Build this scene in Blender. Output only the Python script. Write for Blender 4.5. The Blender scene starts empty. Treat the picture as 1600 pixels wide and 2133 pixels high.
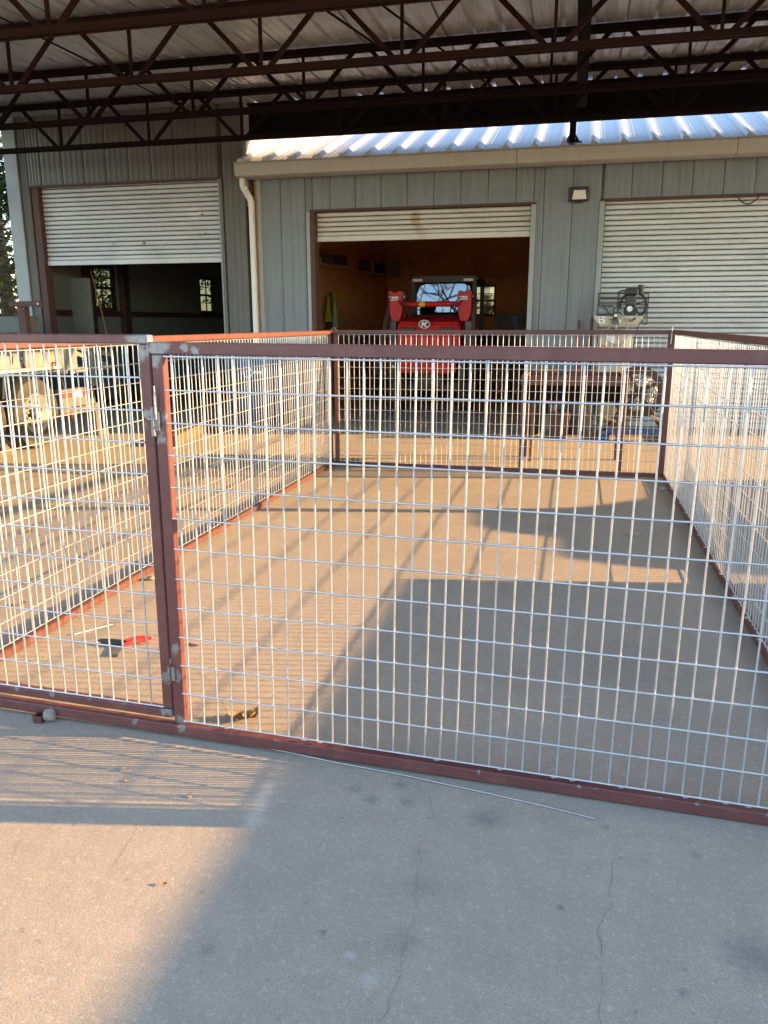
import bpy, bmesh, math, random
from mathutils import Matrix, Vector
random.seed(11)
R = math.radians
scene = bpy.context.scene
COL = scene.collection

# ------------------------------------------------------------------ camera
F, PITCH, ROLL, YAW, EYE = 1643.3, 0.2359, -0.0017, 0.2313, 1.388
fw = Vector((-math.sin(YAW)*math.cos(PITCH), math.cos(YAW)*math.cos(PITCH), -math.sin(PITCH)))
rt = Vector((math.cos(YAW), math.sin(YAW), 0)); up = rt.cross(fw)
r2 = rt*math.cos(ROLL) + up*math.sin(ROLL); u2 = up*math.cos(ROLL) - rt*math.sin(ROLL)
cd = bpy.data.cameras.new('camera'); co = bpy.data.objects.new('camera', cd); COL.objects.link(co)
cm = Matrix((r2, u2, -fw)).transposed().to_4x4(); cm.translation = (0, 0, EYE); co.matrix_world = cm
cd.sensor_fit = 'HORIZONTAL'; cd.sensor_width = 36; cd.lens = 36*F/1600; cd.clip_start = .05; cd.clip_end = 2000
scene.camera = co
scene.render.resolution_x, scene.render.resolution_y = 768, 1024

# ------------------------------------------------------------------ sky, sun, exposure
SAZ, SEL = R(11.0), R(14.42)
sdir = Vector((math.cos(SAZ)*math.cos(SEL), math.sin(SAZ)*math.cos(SEL), math.sin(SEL)))
w = bpy.data.worlds.new('World'); scene.world = w; w.use_nodes = True
wn = w.node_tree; bg = wn.nodes['Background']; sk = wn.nodes.new('ShaderNodeTexSky')
sk.sky_type = 'NISHITA'; sk.sun_disc = False; sk.sun_elevation = SEL; sk.sun_rotation = math.pi/2 - SAZ
sk.air_density = 1.0; sk.dust_density = 0.5; sk.ozone_density = 1.0
wn.links.new(sk.outputs[0], bg.inputs[0]); bg.inputs[1].default_value = 0.15
sl = bpy.data.lights.new('sun', 'SUN'); sl.energy = 4.5; sl.angle = R(.4); sl.color = (1.0, .58, .22)
so = bpy.data.objects.new('sun', sl); COL.objects.link(so); so.rotation_euler = sdir.to_track_quat('Z', 'Y').to_euler()
vs = scene.view_settings; vs.view_transform = 'Standard'; vs.look = 'None'; vs.gamma = 1; vs.use_curve_mapping = False
vs.exposure = 2.4
scene.cycles.max_bounces = 6; scene.cycles.diffuse_bounces = 3; scene.cycles.glossy_bounces = 3; scene.cycles.transparent_max_bounces = 8
scene.cycles.use_denoising = True; scene.cycles.denoising_prefilter = 'NONE'; scene.cycles.use_adaptive_sampling = False

# ------------------------------------------------------------------ helpers
WM = {}
def put(name, data, mw=None, parent=None):
    o = bpy.data.objects.new(name, data); COL.objects.link(o)
    mw = mw if mw is not None else Matrix.Identity(4)
    WM[o] = mw; o.matrix_basis = mw
    if parent is not None:
        o.parent = parent; o.matrix_parent_inverse = WM[parent].inverted()
    return o
def thing(name, label, cat, loc=(0, 0, 0), group=None):
    o = put(name, None, Matrix.Translation(loc)); o.empty_display_size = .1
    o['label'] = label; o['category'] = cat
    if group: o['group'] = group
    return o
def tag(o, label, cat, group=None):
    o['label'] = label; o['category'] = cat
    if group: o['group'] = group
    return o
def finish(bm, name, mat, smooth=None):
    me = bpy.data.meshes.new(name); bm.normal_update(); bm.to_mesh(me); bm.free()
    me.materials.append(mat)
    if smooth is not None:
        me.shade_smooth(); me.set_sharp_from_angle(angle=R(smooth))
    return me
CACHE = {}
def box_mesh(sx, sy, sz, mat, bev=0):
    k = ('b', round(sx, 4), round(sy, 4), round(sz, 4), mat.name, bev)
    if k not in CACHE:
        bm = bmesh.new(); bmesh.ops.create_cube(bm, size=1)
        bmesh.ops.scale(bm, vec=(sx, sy, sz), verts=bm.verts)
        if bev: bmesh.ops.bevel(bm, geom=bm.edges[:], offset=min(bev, .45*min(sx, sy, sz)), segments=2 if bev > .012 else 1, affect='EDGES')
        CACHE[k] = finish(bm, 'box', mat, 35 if bev else None)
    return CACHE[k]
def B(name, x0, x1, y0, y1, z0, z1, mat, parent=None, bev=0):
    return put(name, box_mesh(x1-x0, y1-y0, z1-z0, mat, bev), Matrix.Translation(((x0+x1)/2, (y0+y1)/2, (z0+z1)/2)), parent)
def frame_to(p, q, upv=(0, 0, 1)):
    p, q = Vector(p), Vector(q); d = q-p; L = d.length; x = d/L
    u = Vector(upv)
    if abs(x.dot(u)) > .98: u = Vector((0, 1, 0))
    y = u.cross(x).normalized(); z = x.cross(y)
    m = Matrix((x, y, z)).transposed().to_4x4(); m.translation = (p+q)/2
    return m, L
def bar(name, p, q, wd, ht, mat, parent=None, bev=0, upv=(0, 0, 1)):
    m, L = frame_to(p, q, upv)
    return put(name, box_mesh(L, wd, ht, mat, bev), m, parent)
def cyl_mesh(L, r, mat, n=12, r1=None, cap=True):
    k = ('c', round(L, 4), round(r, 5), mat.name, n, r1)
    if k not in CACHE:
        bm = bmesh.new()
        bmesh.ops.create_cone(bm, cap_ends=cap, segments=n, radius1=r, radius2=r if r1 is None else r1, depth=L)
        bmesh.ops.rotate(bm, verts=bm.verts, cent=(0, 0, 0), matrix=Matrix.Rotation(R(90), 3, 'Y'))
        CACHE[k] = finish(bm, 'rod', mat, 40)
    return CACHE[k]
def cyl(name, p, q, r, mat, parent=None, n=16, r1=None):
    m, L = frame_to(p, q)
    return put(name, cyl_mesh(L, r, mat, n, r1), m, parent)
def tube(name, pts, r, mat, parent=None, n=8, closed=False):
    pts = [Vector(p) for p in pts]; N = len(pts); bm = bmesh.new(); rings = []
    for i, p in enumerate(pts):
        a = pts[i-1] if (i > 0 or closed) else p; b = pts[(i+1) % N] if (i < N-1 or closed) else p
        t = (b-a).normalized(); u = Vector((0, 0, 1)) if abs(t.z) < .9 else Vector((0, 1, 0))
        s = u.cross(t).normalized(); v = t.cross(s)
        rr = r[i] if isinstance(r, (list, tuple)) else r
        rings.append([bm.verts.new(p + s*math.cos(2*math.pi*j/n)*rr + v*math.sin(2*math.pi*j/n)*rr) for j in range(n)])
    for i in range(N if closed else N-1):
        A, Bq = rings[i], rings[(i+1) % N]
        for j in range(n): bm.faces.new((A[j], A[(j+1) % n], Bq[(j+1) % n], Bq[j]))
    if not closed:
        bm.faces.new(rings[0][::-1]); bm.faces.new(rings[-1])
    bmesh.ops.recalc_face_normals(bm, faces=bm.faces)
    return put(name, finish(bm, name, mat, 50), None, parent)
def prism_bm(poly, a, b, axis='Y', bev=0):
    """poly of 2-D points, extruded along axis from a to b (X: (y,z), Y: (x,z), Z: (x,y))"""
    bm = bmesh.new()
    f = {'X': lambda p, t: (t, p[0], p[1]), 'Y': lambda p, t: (p[0], t, p[1]), 'Z': lambda p, t: (p[0], p[1], t)}[axis]
    v0 = [bm.verts.new(f(p, a)) for p in poly]; v1 = [bm.verts.new(f(p, b)) for p in poly]
    n = len(poly); bm.faces.new(v0); bm.faces.new(v1)
    for i in range(n): bm.faces.new((v0[i], v0[(i+1) % n], v1[(i+1) % n], v1[i]))
    bmesh.ops.recalc_face_normals(bm, faces=bm.faces)
    if bev: bmesh.ops.bevel(bm, geom=bm.edges[:], offset=bev, segments=2, affect='EDGES')
    return bm
def prism(name, poly, a, b, axis, mat, parent=None, bev=0, smooth=35, mw=None):
    return put(name, finish(prism_bm(poly, a, b, axis, bev), name, mat, smooth), mw, parent)
def lathe(name, prof, c, axis, mat, parent=None, n=28):
    """prof: (radius, along) pairs; axis 'X','Y','Z' through c"""
    bm = bmesh.new(); rings = []
    for r, h in prof:
        ring = []
        for j in range(n):
            a = 2*math.pi*j/n; u, v = r*math.cos(a), r*math.sin(a)
            p = {'X': (h, u, v), 'Y': (u, h, v), 'Z': (u, v, h)}[axis]
            ring.append(bm.verts.new(p))
        rings.append(ring)
    for A, Bq in zip(rings, rings[1:]):
        for j in range(n): bm.faces.new((A[j], A[(j+1) % n], Bq[(j+1) % n], Bq[j]))
    if prof[0] != prof[-1]: bm.faces.new(rings[0]); bm.faces.new(rings[-1])
    bmesh.ops.remove_doubles(bm, verts=bm.verts, dist=1e-5)
    bmesh.ops.recalc_face_normals(bm, faces=bm.faces)
    return put(name, finish(bm, name, mat, 35), Matrix.Translation(c), parent)
def text(name, s, size, mw, mat, parent=None, ext=.0015):
    c = bpy.data.curves.new('t', 'FONT'); c.body = s; c.size = size; c.extrude = ext; c.align_x = 'CENTER'; c.align_y = 'CENTER'; c.resolution_u = 3
    o = bpy.data.objects.new('t', c); me = bpy.data.meshes.new_from_object(o); bpy.data.objects.remove(o)
    me.materials.clear(); me.materials.append(mat)
    return put(name, me, mw, parent)
def facing_cam(x, y, z):        # local XY plane -> world XZ plane, front towards -Y
    return Matrix.Translation((x, y, z)) @ Matrix.Rotation(R(90), 4, 'X')

# ------------------------------------------------------------------ materials
def nodes(name):
    m = bpy.data.materials.new(name); m.use_nodes = True; nt = m.node_tree
    return m, nt, nt.nodes, nt.links, nt.nodes['Principled BSDF']
def add(nt, kind, **kw):
    n = nt.nodes.new(kind)
    for k, v in kw.items():
        if k.startswith('i_'): n.inputs[int(k[2:])].default_value = v
        else: setattr(n, k, v)
    return n
def noise(nt, scale, detail=4, rough=.55, stretch=None, coord=None):
    g = nt.nodes.get('geo') or add(nt, 'ShaderNodeNewGeometry', name='geo')
    src = g.outputs['Position']
    if stretch:
        mp = add(nt, 'ShaderNodeMapping'); mp.inputs['Scale'].default_value = stretch
        nt.links.new(src, mp.inputs['Vector']); src = mp.outputs[0]
    n = add(nt, 'ShaderNodeTexNoise'); n.inputs['Scale'].default_value = scale; n.inputs['Detail'].default_value = detail; n.inputs['Roughness'].default_value = rough
    nt.links.new(src, n.inputs['Vector']); return n.outputs['Fac']
def ramp(nt, fac, lo, hi, a=0., b=1.):
    n = add(nt, 'ShaderNodeMapRange'); n.inputs[1].default_value = lo; n.inputs[2].default_value = hi; n.inputs[3].default_value = a; n.inputs[4].default_value = b
    nt.links.new(fac, n.inputs[0]); return n.outputs[0]
def mix(nt, fac, a, b, mode='MIX'):
    n = add(nt, 'ShaderNodeMix', data_type='RGBA', blend_type=mode)
    for sock, v in ((n.inputs[0], fac), (n.inputs[6], a), (n.inputs[7], b)):
        if hasattr(v, 'is_output') or isinstance(v, bpy.types.NodeSocket): nt.links.new(v, sock)
        elif isinstance(v, (int, float)): sock.default_value = v
        else: sock.default_value = (*v[:3], 1)
    return n.outputs[2]
def math_(nt, op, a, b):
    n = add(nt, 'ShaderNodeMath', operation=op)
    for s, v in ((n.inputs[0], a), (n.inputs[1], b)):
        if isinstance(v, bpy.types.NodeSocket): nt.links.new(v, s)
        else: s.default_value = v
    return n.outputs[0]
def bump(nt, h, strength, dist, prev=None):
    n = add(nt, 'ShaderNodeBump'); n.inputs['Strength'].default_value = strength; n.inputs['Distance'].default_value = dist
    nt.links.new(h, n.inputs['Height'])
    if prev: nt.links.new(prev, n.inputs['Normal'])
    return n.outputs[0]
WOB = {}
def spot(nt, x, y, z, r, soft, wob=0.):
    g = nt.nodes.get('geo') or add(nt, 'ShaderNodeNewGeometry', name='geo')
    d = add(nt, 'ShaderNodeVectorMath', operation='DISTANCE'); nt.links.new(g.outputs['Position'], d.inputs[0]); d.inputs[1].default_value = (x, y, z)
    v = d.outputs['Value']
    if wob:
        k = 'wob%d' % (0 if r > .1 else 1 if r > .035 else 2)
        if k not in WOB.setdefault(nt.as_pointer(), {}): WOB[nt.as_pointer()][k] = math_(nt, 'SUBTRACT', noise(nt, {'wob0': 8, 'wob1': 40, 'wob2': 120}[k], 3), .5)
        v = math_(nt, 'ADD', v, math_(nt, 'MULTIPLY', WOB[nt.as_pointer()][k], wob))
    return ramp(nt, v, r, r*(1-soft))
def M(name, col, rough=.6, metal=0., var=.18, vs_=6., stretch=None, dirt=None, dirt_amt=.5, dirt_scale=3., dstretch=None, bmp=0., bs=60., spec=.5, coat=0.):
    m, nt, N, L, bs_ = nodes(name)
    c = mix(nt, noise(nt, vs_, 3, .6, stretch), [x*(1-var) for x in col], [min(1, x*(1+var)) for x in col])
    if dirt:
        c = mix(nt, math_(nt, 'MULTIPLY', ramp(nt, noise(nt, dirt_scale, 4, .65, dstretch), .48, .72), dirt_amt), c, dirt)
    L.new(c, bs_.inputs['Base Color'])
    bs_.inputs['Roughness'].default_value = rough
    bs_.inputs['Metallic'].default_value = metal; bs_.inputs['Specular IOR Level'].default_value = spec
    if coat: bs_.inputs['Coat Weight'].default_value = coat; bs_.inputs['Coat Roughness'].default_value = .15
    if bmp: L.new(bump(nt, noise(nt, bs, 3), bmp, .004), bs_.inputs['Normal'])
    return m
def concrete():
    m, nt, N, L, b = nodes('concrete')
    c = mix(nt, ramp(nt, noise(nt, .7, 5, .6), .3, .7), (.335, .292, .238), (.415, .366, .302))
    c = mix(nt, ramp(nt, noise(nt, 9, 6, .7), .35, .75, 0, .5), c, (.255, .222, .182))
    c = mix(nt, ramp(nt, noise(nt, 5, 5, .7, (1, 3.5, 1)), .55, .75, 0, .35), c, (.48, .43, .36))
    c = mix(nt, ramp(nt, noise(nt, 230, 3, .7), .40, .70, 0, .75), c, (.17, .143, .114))
    c = mix(nt, ramp(nt, noise(nt, 60, 4, .75), .54, .72, 0, .45), c, (.58, .525, .45))
    c = mix(nt, ramp(nt, noise(nt, 2.3, 6, .7), .50, .68, 0, .35), c, (.255, .225, .19))
    c = mix(nt, ramp(nt, noise(nt, 34, 3, .5), .67, .75, 0, .5), c, (.15, .135, .12))
    for x, y, r, a in ((-.18, 2.01, .055, .6), (-.52, 2.03, .03, .5), (-.58, 2.07, .03, .5), (-.41, 2.04, .032, .5), (-.45, 2.12, .03, .55), (.47, 1.64, .085, .6),
                       (-.50, 1.49, .012, .8), (-.74, 1.38, .02, .5), (.04, 1.70, .012, .8), (.39, 1.98, .02, .5), (.16, 2.05, .014, .6), (-.1, 1.25, .02, .4), (.3, 1.5, .015, .6),
                       (-.3, 1.7, .05, .3), (-.31, 1.5, .06, .3), (-1.05, 2.3, .05, .35), (-3.6, 6.4, .35, .35), (-.6, 6.2, .25, .2), (.3, 3.2, .3, .25), (-.7, 8.8, .5, .25)):
        c = mix(nt, math_(nt, 'MULTIPLY', spot(nt, x, y, 0, r*1.1, .8, r*1.4), a), c, (.15, .142, .132))
    for x, y, r in ((-.84, 2.02, .02), (-.837, 1.985, .02), (-.833, 1.95, .02), (-.829, 1.915, .02), (-.825, 1.88, .022), (-.82, 1.845, .025), (-.36, 1.38, .02), (-.42, 1.44, .012)):
        c = mix(nt, math_(nt, 'MULTIPLY', spot(nt, x, y, 0, r*1.5, .9, r*3), .28), c, (.58, .57, .55))
    L.new(c, b.inputs['Base Color']); b.inputs['Roughness'].default_value = .85; b.inputs['Specular IOR Level'].default_value = .25
    n1 = bump(nt, noise(nt, 190, 3, .7), .3, .004)
    n2 = bump(nt, noise(nt, 22, 4, .6), .22, .008, n1)
    L.new(n2, b.inputs['Normal']); return m
def glass(name, tint=(.8, .85, .85), refl=.3, rough=.02, gl=(1, 1, 1)):
    m, nt, N, L, b = nodes(name)
    t = add(nt, 'ShaderNodeBsdfTransparent'); t.inputs[0].default_value = (*tint, 1)
    g = add(nt, 'ShaderNodeBsdfGlossy'); g.inputs[1].default_value = rough; g.inputs[0].default_value = (*gl, 1)
    x = add(nt, 'ShaderNodeMixShader'); x.inputs[0].default_value = refl
    L.new(t.outputs[0], x.inputs[1]); L.new(g.outputs[0], x.inputs[2]); L.new(x.outputs[0], N['Material Output'].inputs[0]); return m

m_conc = concrete()
m_crack = M('crack_dirt', (.17, .155, .135), .95)
m_grass = M('dry_grass', (.16, .15, .07), .95, var=.4, vs_=1.5, dirt=(.20, .15, .09), dirt_scale=.4)
m_maroon = M('maroon_primer', (.092, .032, .030), .5, var=.22, vs_=9, dirt=(.20, .085, .06), dirt_amt=.3, dirt_scale=14, bmp=.08, bs=120)
def worn_maroon():
    m, nt, N, L, b = nodes('worn_maroon_primer')
    c = mix(nt, noise(nt, 9, 5, .6), (.092, .031, .031), (.145, .047, .047))
    c = mix(nt, math_(nt, 'MULTIPLY', ramp(nt, noise(nt, 14, 6, .65), .48, .72), .3), c, (.25, .11, .08))
    fyy = lambda x: 2.1865 - .0387*(x-.2204) - .019
    sp = [(-1.232, 1.313, .040), (-1.205, 1.318, .022), (-1.243, 1.275, .026), (-1.243, 1.105, .026), (-1.243, 1.06, .024), (-1.24, 1.03, .016), (-1.243, .235, .026), (-1.243, .33, .018), (-1.24, .07, .02), (-1.235, .045, .016),
          (-1.287, 1.34, .036), (-1.32, 1.342, .022), (-1.287, 1.295, .03), (-1.29, 1.11, .022), (-1.29, 1.07, .016), (-1.28, .088, .020), (-1.287, .22, .026), (-1.30, .09, .02), (-1.14, 1.315, .012), (-1.10, 1.305, .016), (-1.42, .04, .014)]
    rn = random.Random(5)
    sp += [(x, .043-.0064*(x-.22), rn.uniform(.005, .012)) for x in [rn.uniform(-1.1, .8) for _ in range(12)]] + [(x, .10, .011) for x in (-2.05, -1.9, -1.75, -1.6, -1.46)]
    g = nt.nodes.get('geo'); wob = math_(nt, 'MULTIPLY', math_(nt, 'SUBTRACT', noise(nt, 38, 5, .65), .5), .06); tot = None
    for x, z, r in sp:
        d = add(nt, 'ShaderNodeVectorMath', operation='DISTANCE'); L.new(g.outputs['Position'], d.inputs[0]); d.inputs[1].default_value = (x, fyy(x), z)
        v = ramp(nt, math_(nt, 'ADD', d.outputs['Value'], wob), r, r*.55)
        tot = v if tot is None else math_(nt, 'MAXIMUM', tot, v)
    bare = mix(nt, noise(nt, 70, 4, .6), (.13, .125, .125), (.34, .345, .37))
    bare = mix(nt, ramp(nt, noise(nt, 25, 3, .6), .55, .7, 0, .6), bare, (.22, .13, .09))
    L.new(mix(nt, tot, c, bare), b.inputs['Base Color']); L.new(math_(nt, 'MULTIPLY', tot, .55), b.inputs['Metallic']); b.inputs['Roughness'].default_value = .45
    L.new(bump(nt, noise(nt, 120, 3), .08, .004), b.inputs['Normal']); return m
m_worn = worn_maroon()
m_bare = M('bare_ground_steel', (.46, .47, .49), .38, .6, var=.3, vs_=45, dirt=(.20, .12, .09), dirt_amt=.5, dirt_scale=25)
m_weld = M('weld_grey', (.24, .225, .215), .55, .5, var=.4, vs_=60, dirt=(.16, .10, .08), dirt_scale=40)
m_zinc = M('galvanised_wire', (.57, .60, .65), .38, .72, var=.2, vs_=60, dirt=(.42, .43, .44), dirt_amt=.5, dirt_scale=30)
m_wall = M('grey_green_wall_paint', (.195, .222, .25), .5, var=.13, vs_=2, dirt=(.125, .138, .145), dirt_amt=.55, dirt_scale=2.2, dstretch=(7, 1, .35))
m_walltall = M('dark_grey_tall_wall', (.125, .120, .112), .55, var=.14, vs_=2, dirt=(.085, .078, .07), dirt_amt=.5, dirt_scale=2.2, dstretch=(7, 1, .35))  # tall workshop wall, darker tone than the low workshop
m_seam = M('dark_seam', (.055, .05, .048), .8)
m_trim = M('grey_trim_paint', (.31, .345, .365), .5, var=.08, dirt=(.25, .25, .25), dirt_scale=4, dstretch=(3, 1, .5))
m_cream = M('almond_gutter', (.44, .42, .395), .5, var=.08, vs_=3, dirt=(.36, .29, .23), dirt_amt=.5, dirt_scale=3.5, dstretch=(3, 1, 1))
m_white = M('white_paint', (.185, .18, .165), .45, var=.06, dirt=(.10, .09, .075), dirt_amt=.6, dirt_scale=4)
m_jamb = M('rusty_brown_jamb', (.085, .040, .033), .7, var=.3, vs_=12)
m_galvroof = M('galvalume_roof', (.50, .52, .55), .42, .5, var=.10, vs_=3, dirt=(.50, .50, .50), dirt_amt=.4, dirt_scale=5, dstretch=(5, 1, 1))
m_sheet = M('galvalume_soffit', (.60, .615, .64), .33, .55, var=.16, vs_=1.2, dirt=(.26, .26, .27), dirt_amt=.55, dirt_scale=2.5, dstretch=(5, .6, 1))
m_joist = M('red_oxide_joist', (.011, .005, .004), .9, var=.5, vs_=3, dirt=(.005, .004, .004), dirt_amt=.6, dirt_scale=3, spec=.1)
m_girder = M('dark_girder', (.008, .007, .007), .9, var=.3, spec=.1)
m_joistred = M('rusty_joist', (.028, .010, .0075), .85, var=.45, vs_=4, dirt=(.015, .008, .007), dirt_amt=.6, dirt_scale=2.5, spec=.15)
m_wood = M('brown_plywood', (.74, .33, .115), .7, var=.3, vs_=3, stretch=(1, 1, 6), dirt=(.36, .15, .06), dirt_amt=.5, dirt_scale=1.5)
m_shelf = M('pine_shelf', (.50, .33, .18), .7, var=.25, vs_=8)
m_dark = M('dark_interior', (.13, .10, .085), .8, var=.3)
m_greyboard = M('grey_board', (.30, .32, .28), .7)
m_boarddark = M('dark_grey_board', (.13, .135, .12), .7)  # darker version of the grey board colour
m_black = M('black_paint', (.02, .02, .022), .45, var=.3, vs_=14)
m_rubber = M('tyre_rubber', (.030, .028, .026), .85, var=.3, vs_=15, dirt=(.085, .072, .058), dirt_amt=.6, dirt_scale=8)
m_red = M('tractor_red', (.55, .012, .016), .42, var=.12, vs_=6, dirt=(.36, .03, .025), dirt_amt=.35, dirt_scale=8, spec=.3)
m_grey = M('dark_grey_paint', (.10, .105, .11), .5)
m_steel = M('plain_steel', (.42, .42, .42), .4, .7, var=.2, vs_=20)
m_beige = M('compressor_beige', (.50, .45, .33), .45, var=.08, dirt=(.36, .31, .22), dirt_amt=.35, dirt_scale=9)
m_label = M('white_label', (.78, .78, .76), .5, var=.05)
m_redprint = M('red_print', (.62, .03, .03), .5, var=.05)
m_blackprint = M('black_print', (.02, .02, .02), .5, var=.05)
m_yellow = M('yellow_label', (.75, .48, .02), .5, var=.1)
m_hivis = M('hi_vis_yellow', (.50, .62, .03), .75, var=.15)
m_navy = M('navy_plastic', (.02, .055, .15), .45, var=.2)
m_blue = M('blue_paint', (.03, .085, .26), .5, var=.25)
m_orangewood = M('orange_timber', (.17, .075, .035), .8, var=.3, vs_=10)
m_hose = M('grey_hose', (.34, .33, .31), .6)
m_pole = M('red_pole', (.42, .02, .05), .5)
m_card = M('cardboard', (.36, .23, .13), .85)
m_tread = M('amber_lens', (.60, .20, .05), .35)
m_lens = M('lamp_lens', (.72, .70, .64), .3, var=.05)
m_leaf = M('dry_leaf', (.24, .14, .055), .8, var=.35, vs_=40)
m_stone = M('limestone_pebble', (.25, .22, .18), .85, var=.25, vs_=40, bmp=.5, bs=90)
m_bark = M('bark', (.15, .11, .08), .9, var=.4, vs_=9, stretch=(1, 1, .25), bmp=.6, bs=20)
m_foliage = M('foliage', (.075, .10, .025), .7, var=.5, vs_=1.6)
m_foliage2 = M('autumn_foliage', (.22, .17, .05), .7, var=.45, vs_=1.6)
m_glass = glass('window_glass', (.34, .36, .33), .10, .05)
m_wind = glass('windscreen_glass', (.08, .09, .10), .24, .015, (.42, .55, .78))

# ------------------------------------------------------------------ ground
o = B('ground', -600, 600, -600, 600, -.5, -.03, m_grass); o['kind'] = 'structure'
slab = B('concrete_slab', -13, 16, -9, 22, -.4, 0, m_conc); slab['kind'] = 'structure'
def crack(pts, wd=.004):
    bm = bmesh.new(); prev = None; fine = []
    for a, b in zip(pts, pts[1:]):
        a, b = Vector((*a, 0)), Vector((*b, 0)); n = max(2, int((b-a).length/.03)); s = Vector((-(b-a).y, (b-a).x, 0)).normalized()
        for i in range(n): fine.append(a.lerp(b, i/n) + s*random.uniform(-.008, .008))
    for i, p in enumerate(fine):
        t = (fine[min(i+1, len(fine)-1)] - fine[max(i-1, 0)]).normalized(); s = Vector((-t.y, t.x, 0)); ww = wd*random.uniform(.03, .23)*(.3 if i in (0, len(fine)-1) else 1)
        q = (bm.verts.new(p+s*ww+Vector((0, 0, .0012))), bm.verts.new(p-s*ww+Vector((0, 0, .0012))))
        if prev: bm.faces.new((prev[0], prev[1], q[1], q[0]))
        prev = q
    bmesh.ops.recalc_face_normals(bm, faces=bm.faces)
    put('crack', finish(bm, 'crack', m_crack), None, slab)
for c in ([(.18, 2.0), (.17, 1.89), (.16, 1.76), (.16, 1.73), (.13, 1.64), (.13, 1.57), (.12, 1.54), (.13, 1.47), (.13, 1.43), (.13, 1.3)],
          [(-.42, 2.16), (-.35, 2.06), (-.30, 1.90)], [(-.33, 1.86), (-.32, 1.72), (-.30, 1.60), (-.30, 1.48), (-.31, 1.25)],
          [(-1.42, 1.72), (-1.41, 1.64), (-1.39, 1.53)], [(-1.14, 1.77), (-1.12, 1.67), (-1.10, 1.60), (-1.10, 1.52)],
          [(-1.46, 2.77), (-1.39, 2.71), (-1.31, 2.62), (-1.19, 2.48), (-1.10, 2.39)], [(-1.60, 2.55), (-1.58, 2.72), (-1.52, 2.85)], [(-.9, 5.2), (-.6, 4.9), (-.5, 4.6)]):
    crack(c)

# ------------------------------------------------------------------ low building
FY = 11.2                       # facade plane
P = .3645                       # seam pitch of the cladding
def panel_mesh(wd, h, mat):
    k = ('wp', round(wd, 3), round(h, 3), mat.name)
    if k in CACHE: return CACHE[k]
    n = 17; g = .007; prof = [(0, .028), (g*.6, .006)]
    for i in range(n):
        t = i/(n-1); prof.append((g + (wd-2*g)*t, .0038*math.cos(2*math.pi*4*t)))
    prof += [(wd-g*.6, .006), (wd, .028)]
    bm = bmesh.new(); lo = [bm.verts.new((x, y, 0)) for x, y in prof]; hi = [bm.verts.new((x, y, h)) for x, y in prof]
    for i in range(len(prof)-1): bm.faces.new((lo[i], lo[i+1], hi[i+1], hi[i]))
    CACHE[k] = finish(bm, 'wall_panel', mat, 30); return CACHE[k]
def clad(root, seams, ztop, opens, y=FY, mat=m_wall):
    for a, b in zip(seams, seams[1:]):
        cuts = [a] + sorted(e for op in opens for e in op[:2] if a+.004 < e < b-.004) + [b]
        for c, d in zip(cuts, cuts[1:]):
            z0 = 0.
            for x0, x1, zt in opens:
                if x0-.01 <= (c+d)/2 <= x1+.01: z0 = zt
            if d-c < .02: continue
            put('wall_panel', panel_mesh(d-c, ztop-z0, mat), Matrix.Translation((c, y-.03, z0)), root)
    x0, x1 = seams[0], seams[-1]
def slat_mesh(wd, mat, pitch=.065):
    k = ('sl', round(wd, 3), mat.name)
    if k in CACHE: return CACHE[k]
    prof = [(.017, 0), (.017, .005), (.002, .010), (-.004, .020), (-.005, .032), (-.004, .044), (.002, .055), (.017, .060), (.017, pitch)]
    bm = bmesh.new(); A = [bm.verts.new((0, y, z)) for y, z in prof]; Bq = [bm.verts.new((wd, y, z)) for y, z in prof]
    for i in range(len(prof)-1): bm.faces.new((A[i], Bq[i], Bq[i+1], A[i+1]))
    CACHE[k] = finish(bm, 'slat', mat, 50); return CACHE[k]
def roll_door(root, x0, x1, zb, zt, mat, label):
    d = B('roll_up_door', x0, x1, FY+.085, FY+.10, zb+.05, zt+.05, m_seam, root); d['label'] = label
    z = zb+.07
    while z < zt+.02:
        put('slat', slat_mesh(x1-x0-.02, mat), Matrix.Translation((x0+.01, FY+.068, z)) @ Matrix.Rotation(R(random.uniform(-.03, .03)), 4, 'Y'), d); z += .065
    B('bottom_bar', x0+.005, x1-.005, FY+.045, FY+.084, zb, zb+.07, mat, d, .006)
    return d
def curtain(name, col, extra=()):
    m, nt, N, L, b = nodes(name)
    c = mix(nt, noise(nt, 3, 5, .6, (1, 1, 3)), [x*.9 for x in col], [min(1, x*1.08) for x in col])
    c = mix(nt, math_(nt, 'MULTIPLY', ramp(nt, noise(nt, 1.6, 6, .7, (1, 1, 2.2)), .5, .72), .45), c, [x*.55 for x in col])
    for x, z, r, cc, a in extra:
        c = mix(nt, math_(nt, 'MULTIPLY', spot(nt, x, FY+.066, z, r, .5, r*.8), a), c, cc)
    L.new(c, b.inputs['Base Color']); b.inputs['Roughness'].default_value = .42; return m
rust = (.22, .07, .03)
m_doorA = curtain('left_door_paint', (.60, .61, .63), [(-6.33, 2.55, .035, rust, .9), (-6.84, 2.54, .02, rust, .8), (-5.37, 2.92, .028, rust, .8), (-5.33, 2.66, .022, rust, .8), (-5.35, 3.1, .02, rust, .5), (-7.6, 3.1, .3, (.75, .76, .78), .5), (-5.5, 2.95, .12, (.78, .78, .76), .5), (-6.6, 2.33, .3, (.7, .72, .76), .5)])
m_doorB = curtain('middle_door_paint', (.60, .575, .54), [(-2.2, 2.8, .09, (.33, .22, .12), .6), (-2.2, 2.72, .08, (.4, .27, .13), .6), (-2.15, 2.64, .08, (.33, .25, .18), .5), (-2.1, 2.56, .08, (.4, .3, .2), .4)])
m_doorC = curtain('right_door_paint', (.62, .66, .67))

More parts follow.
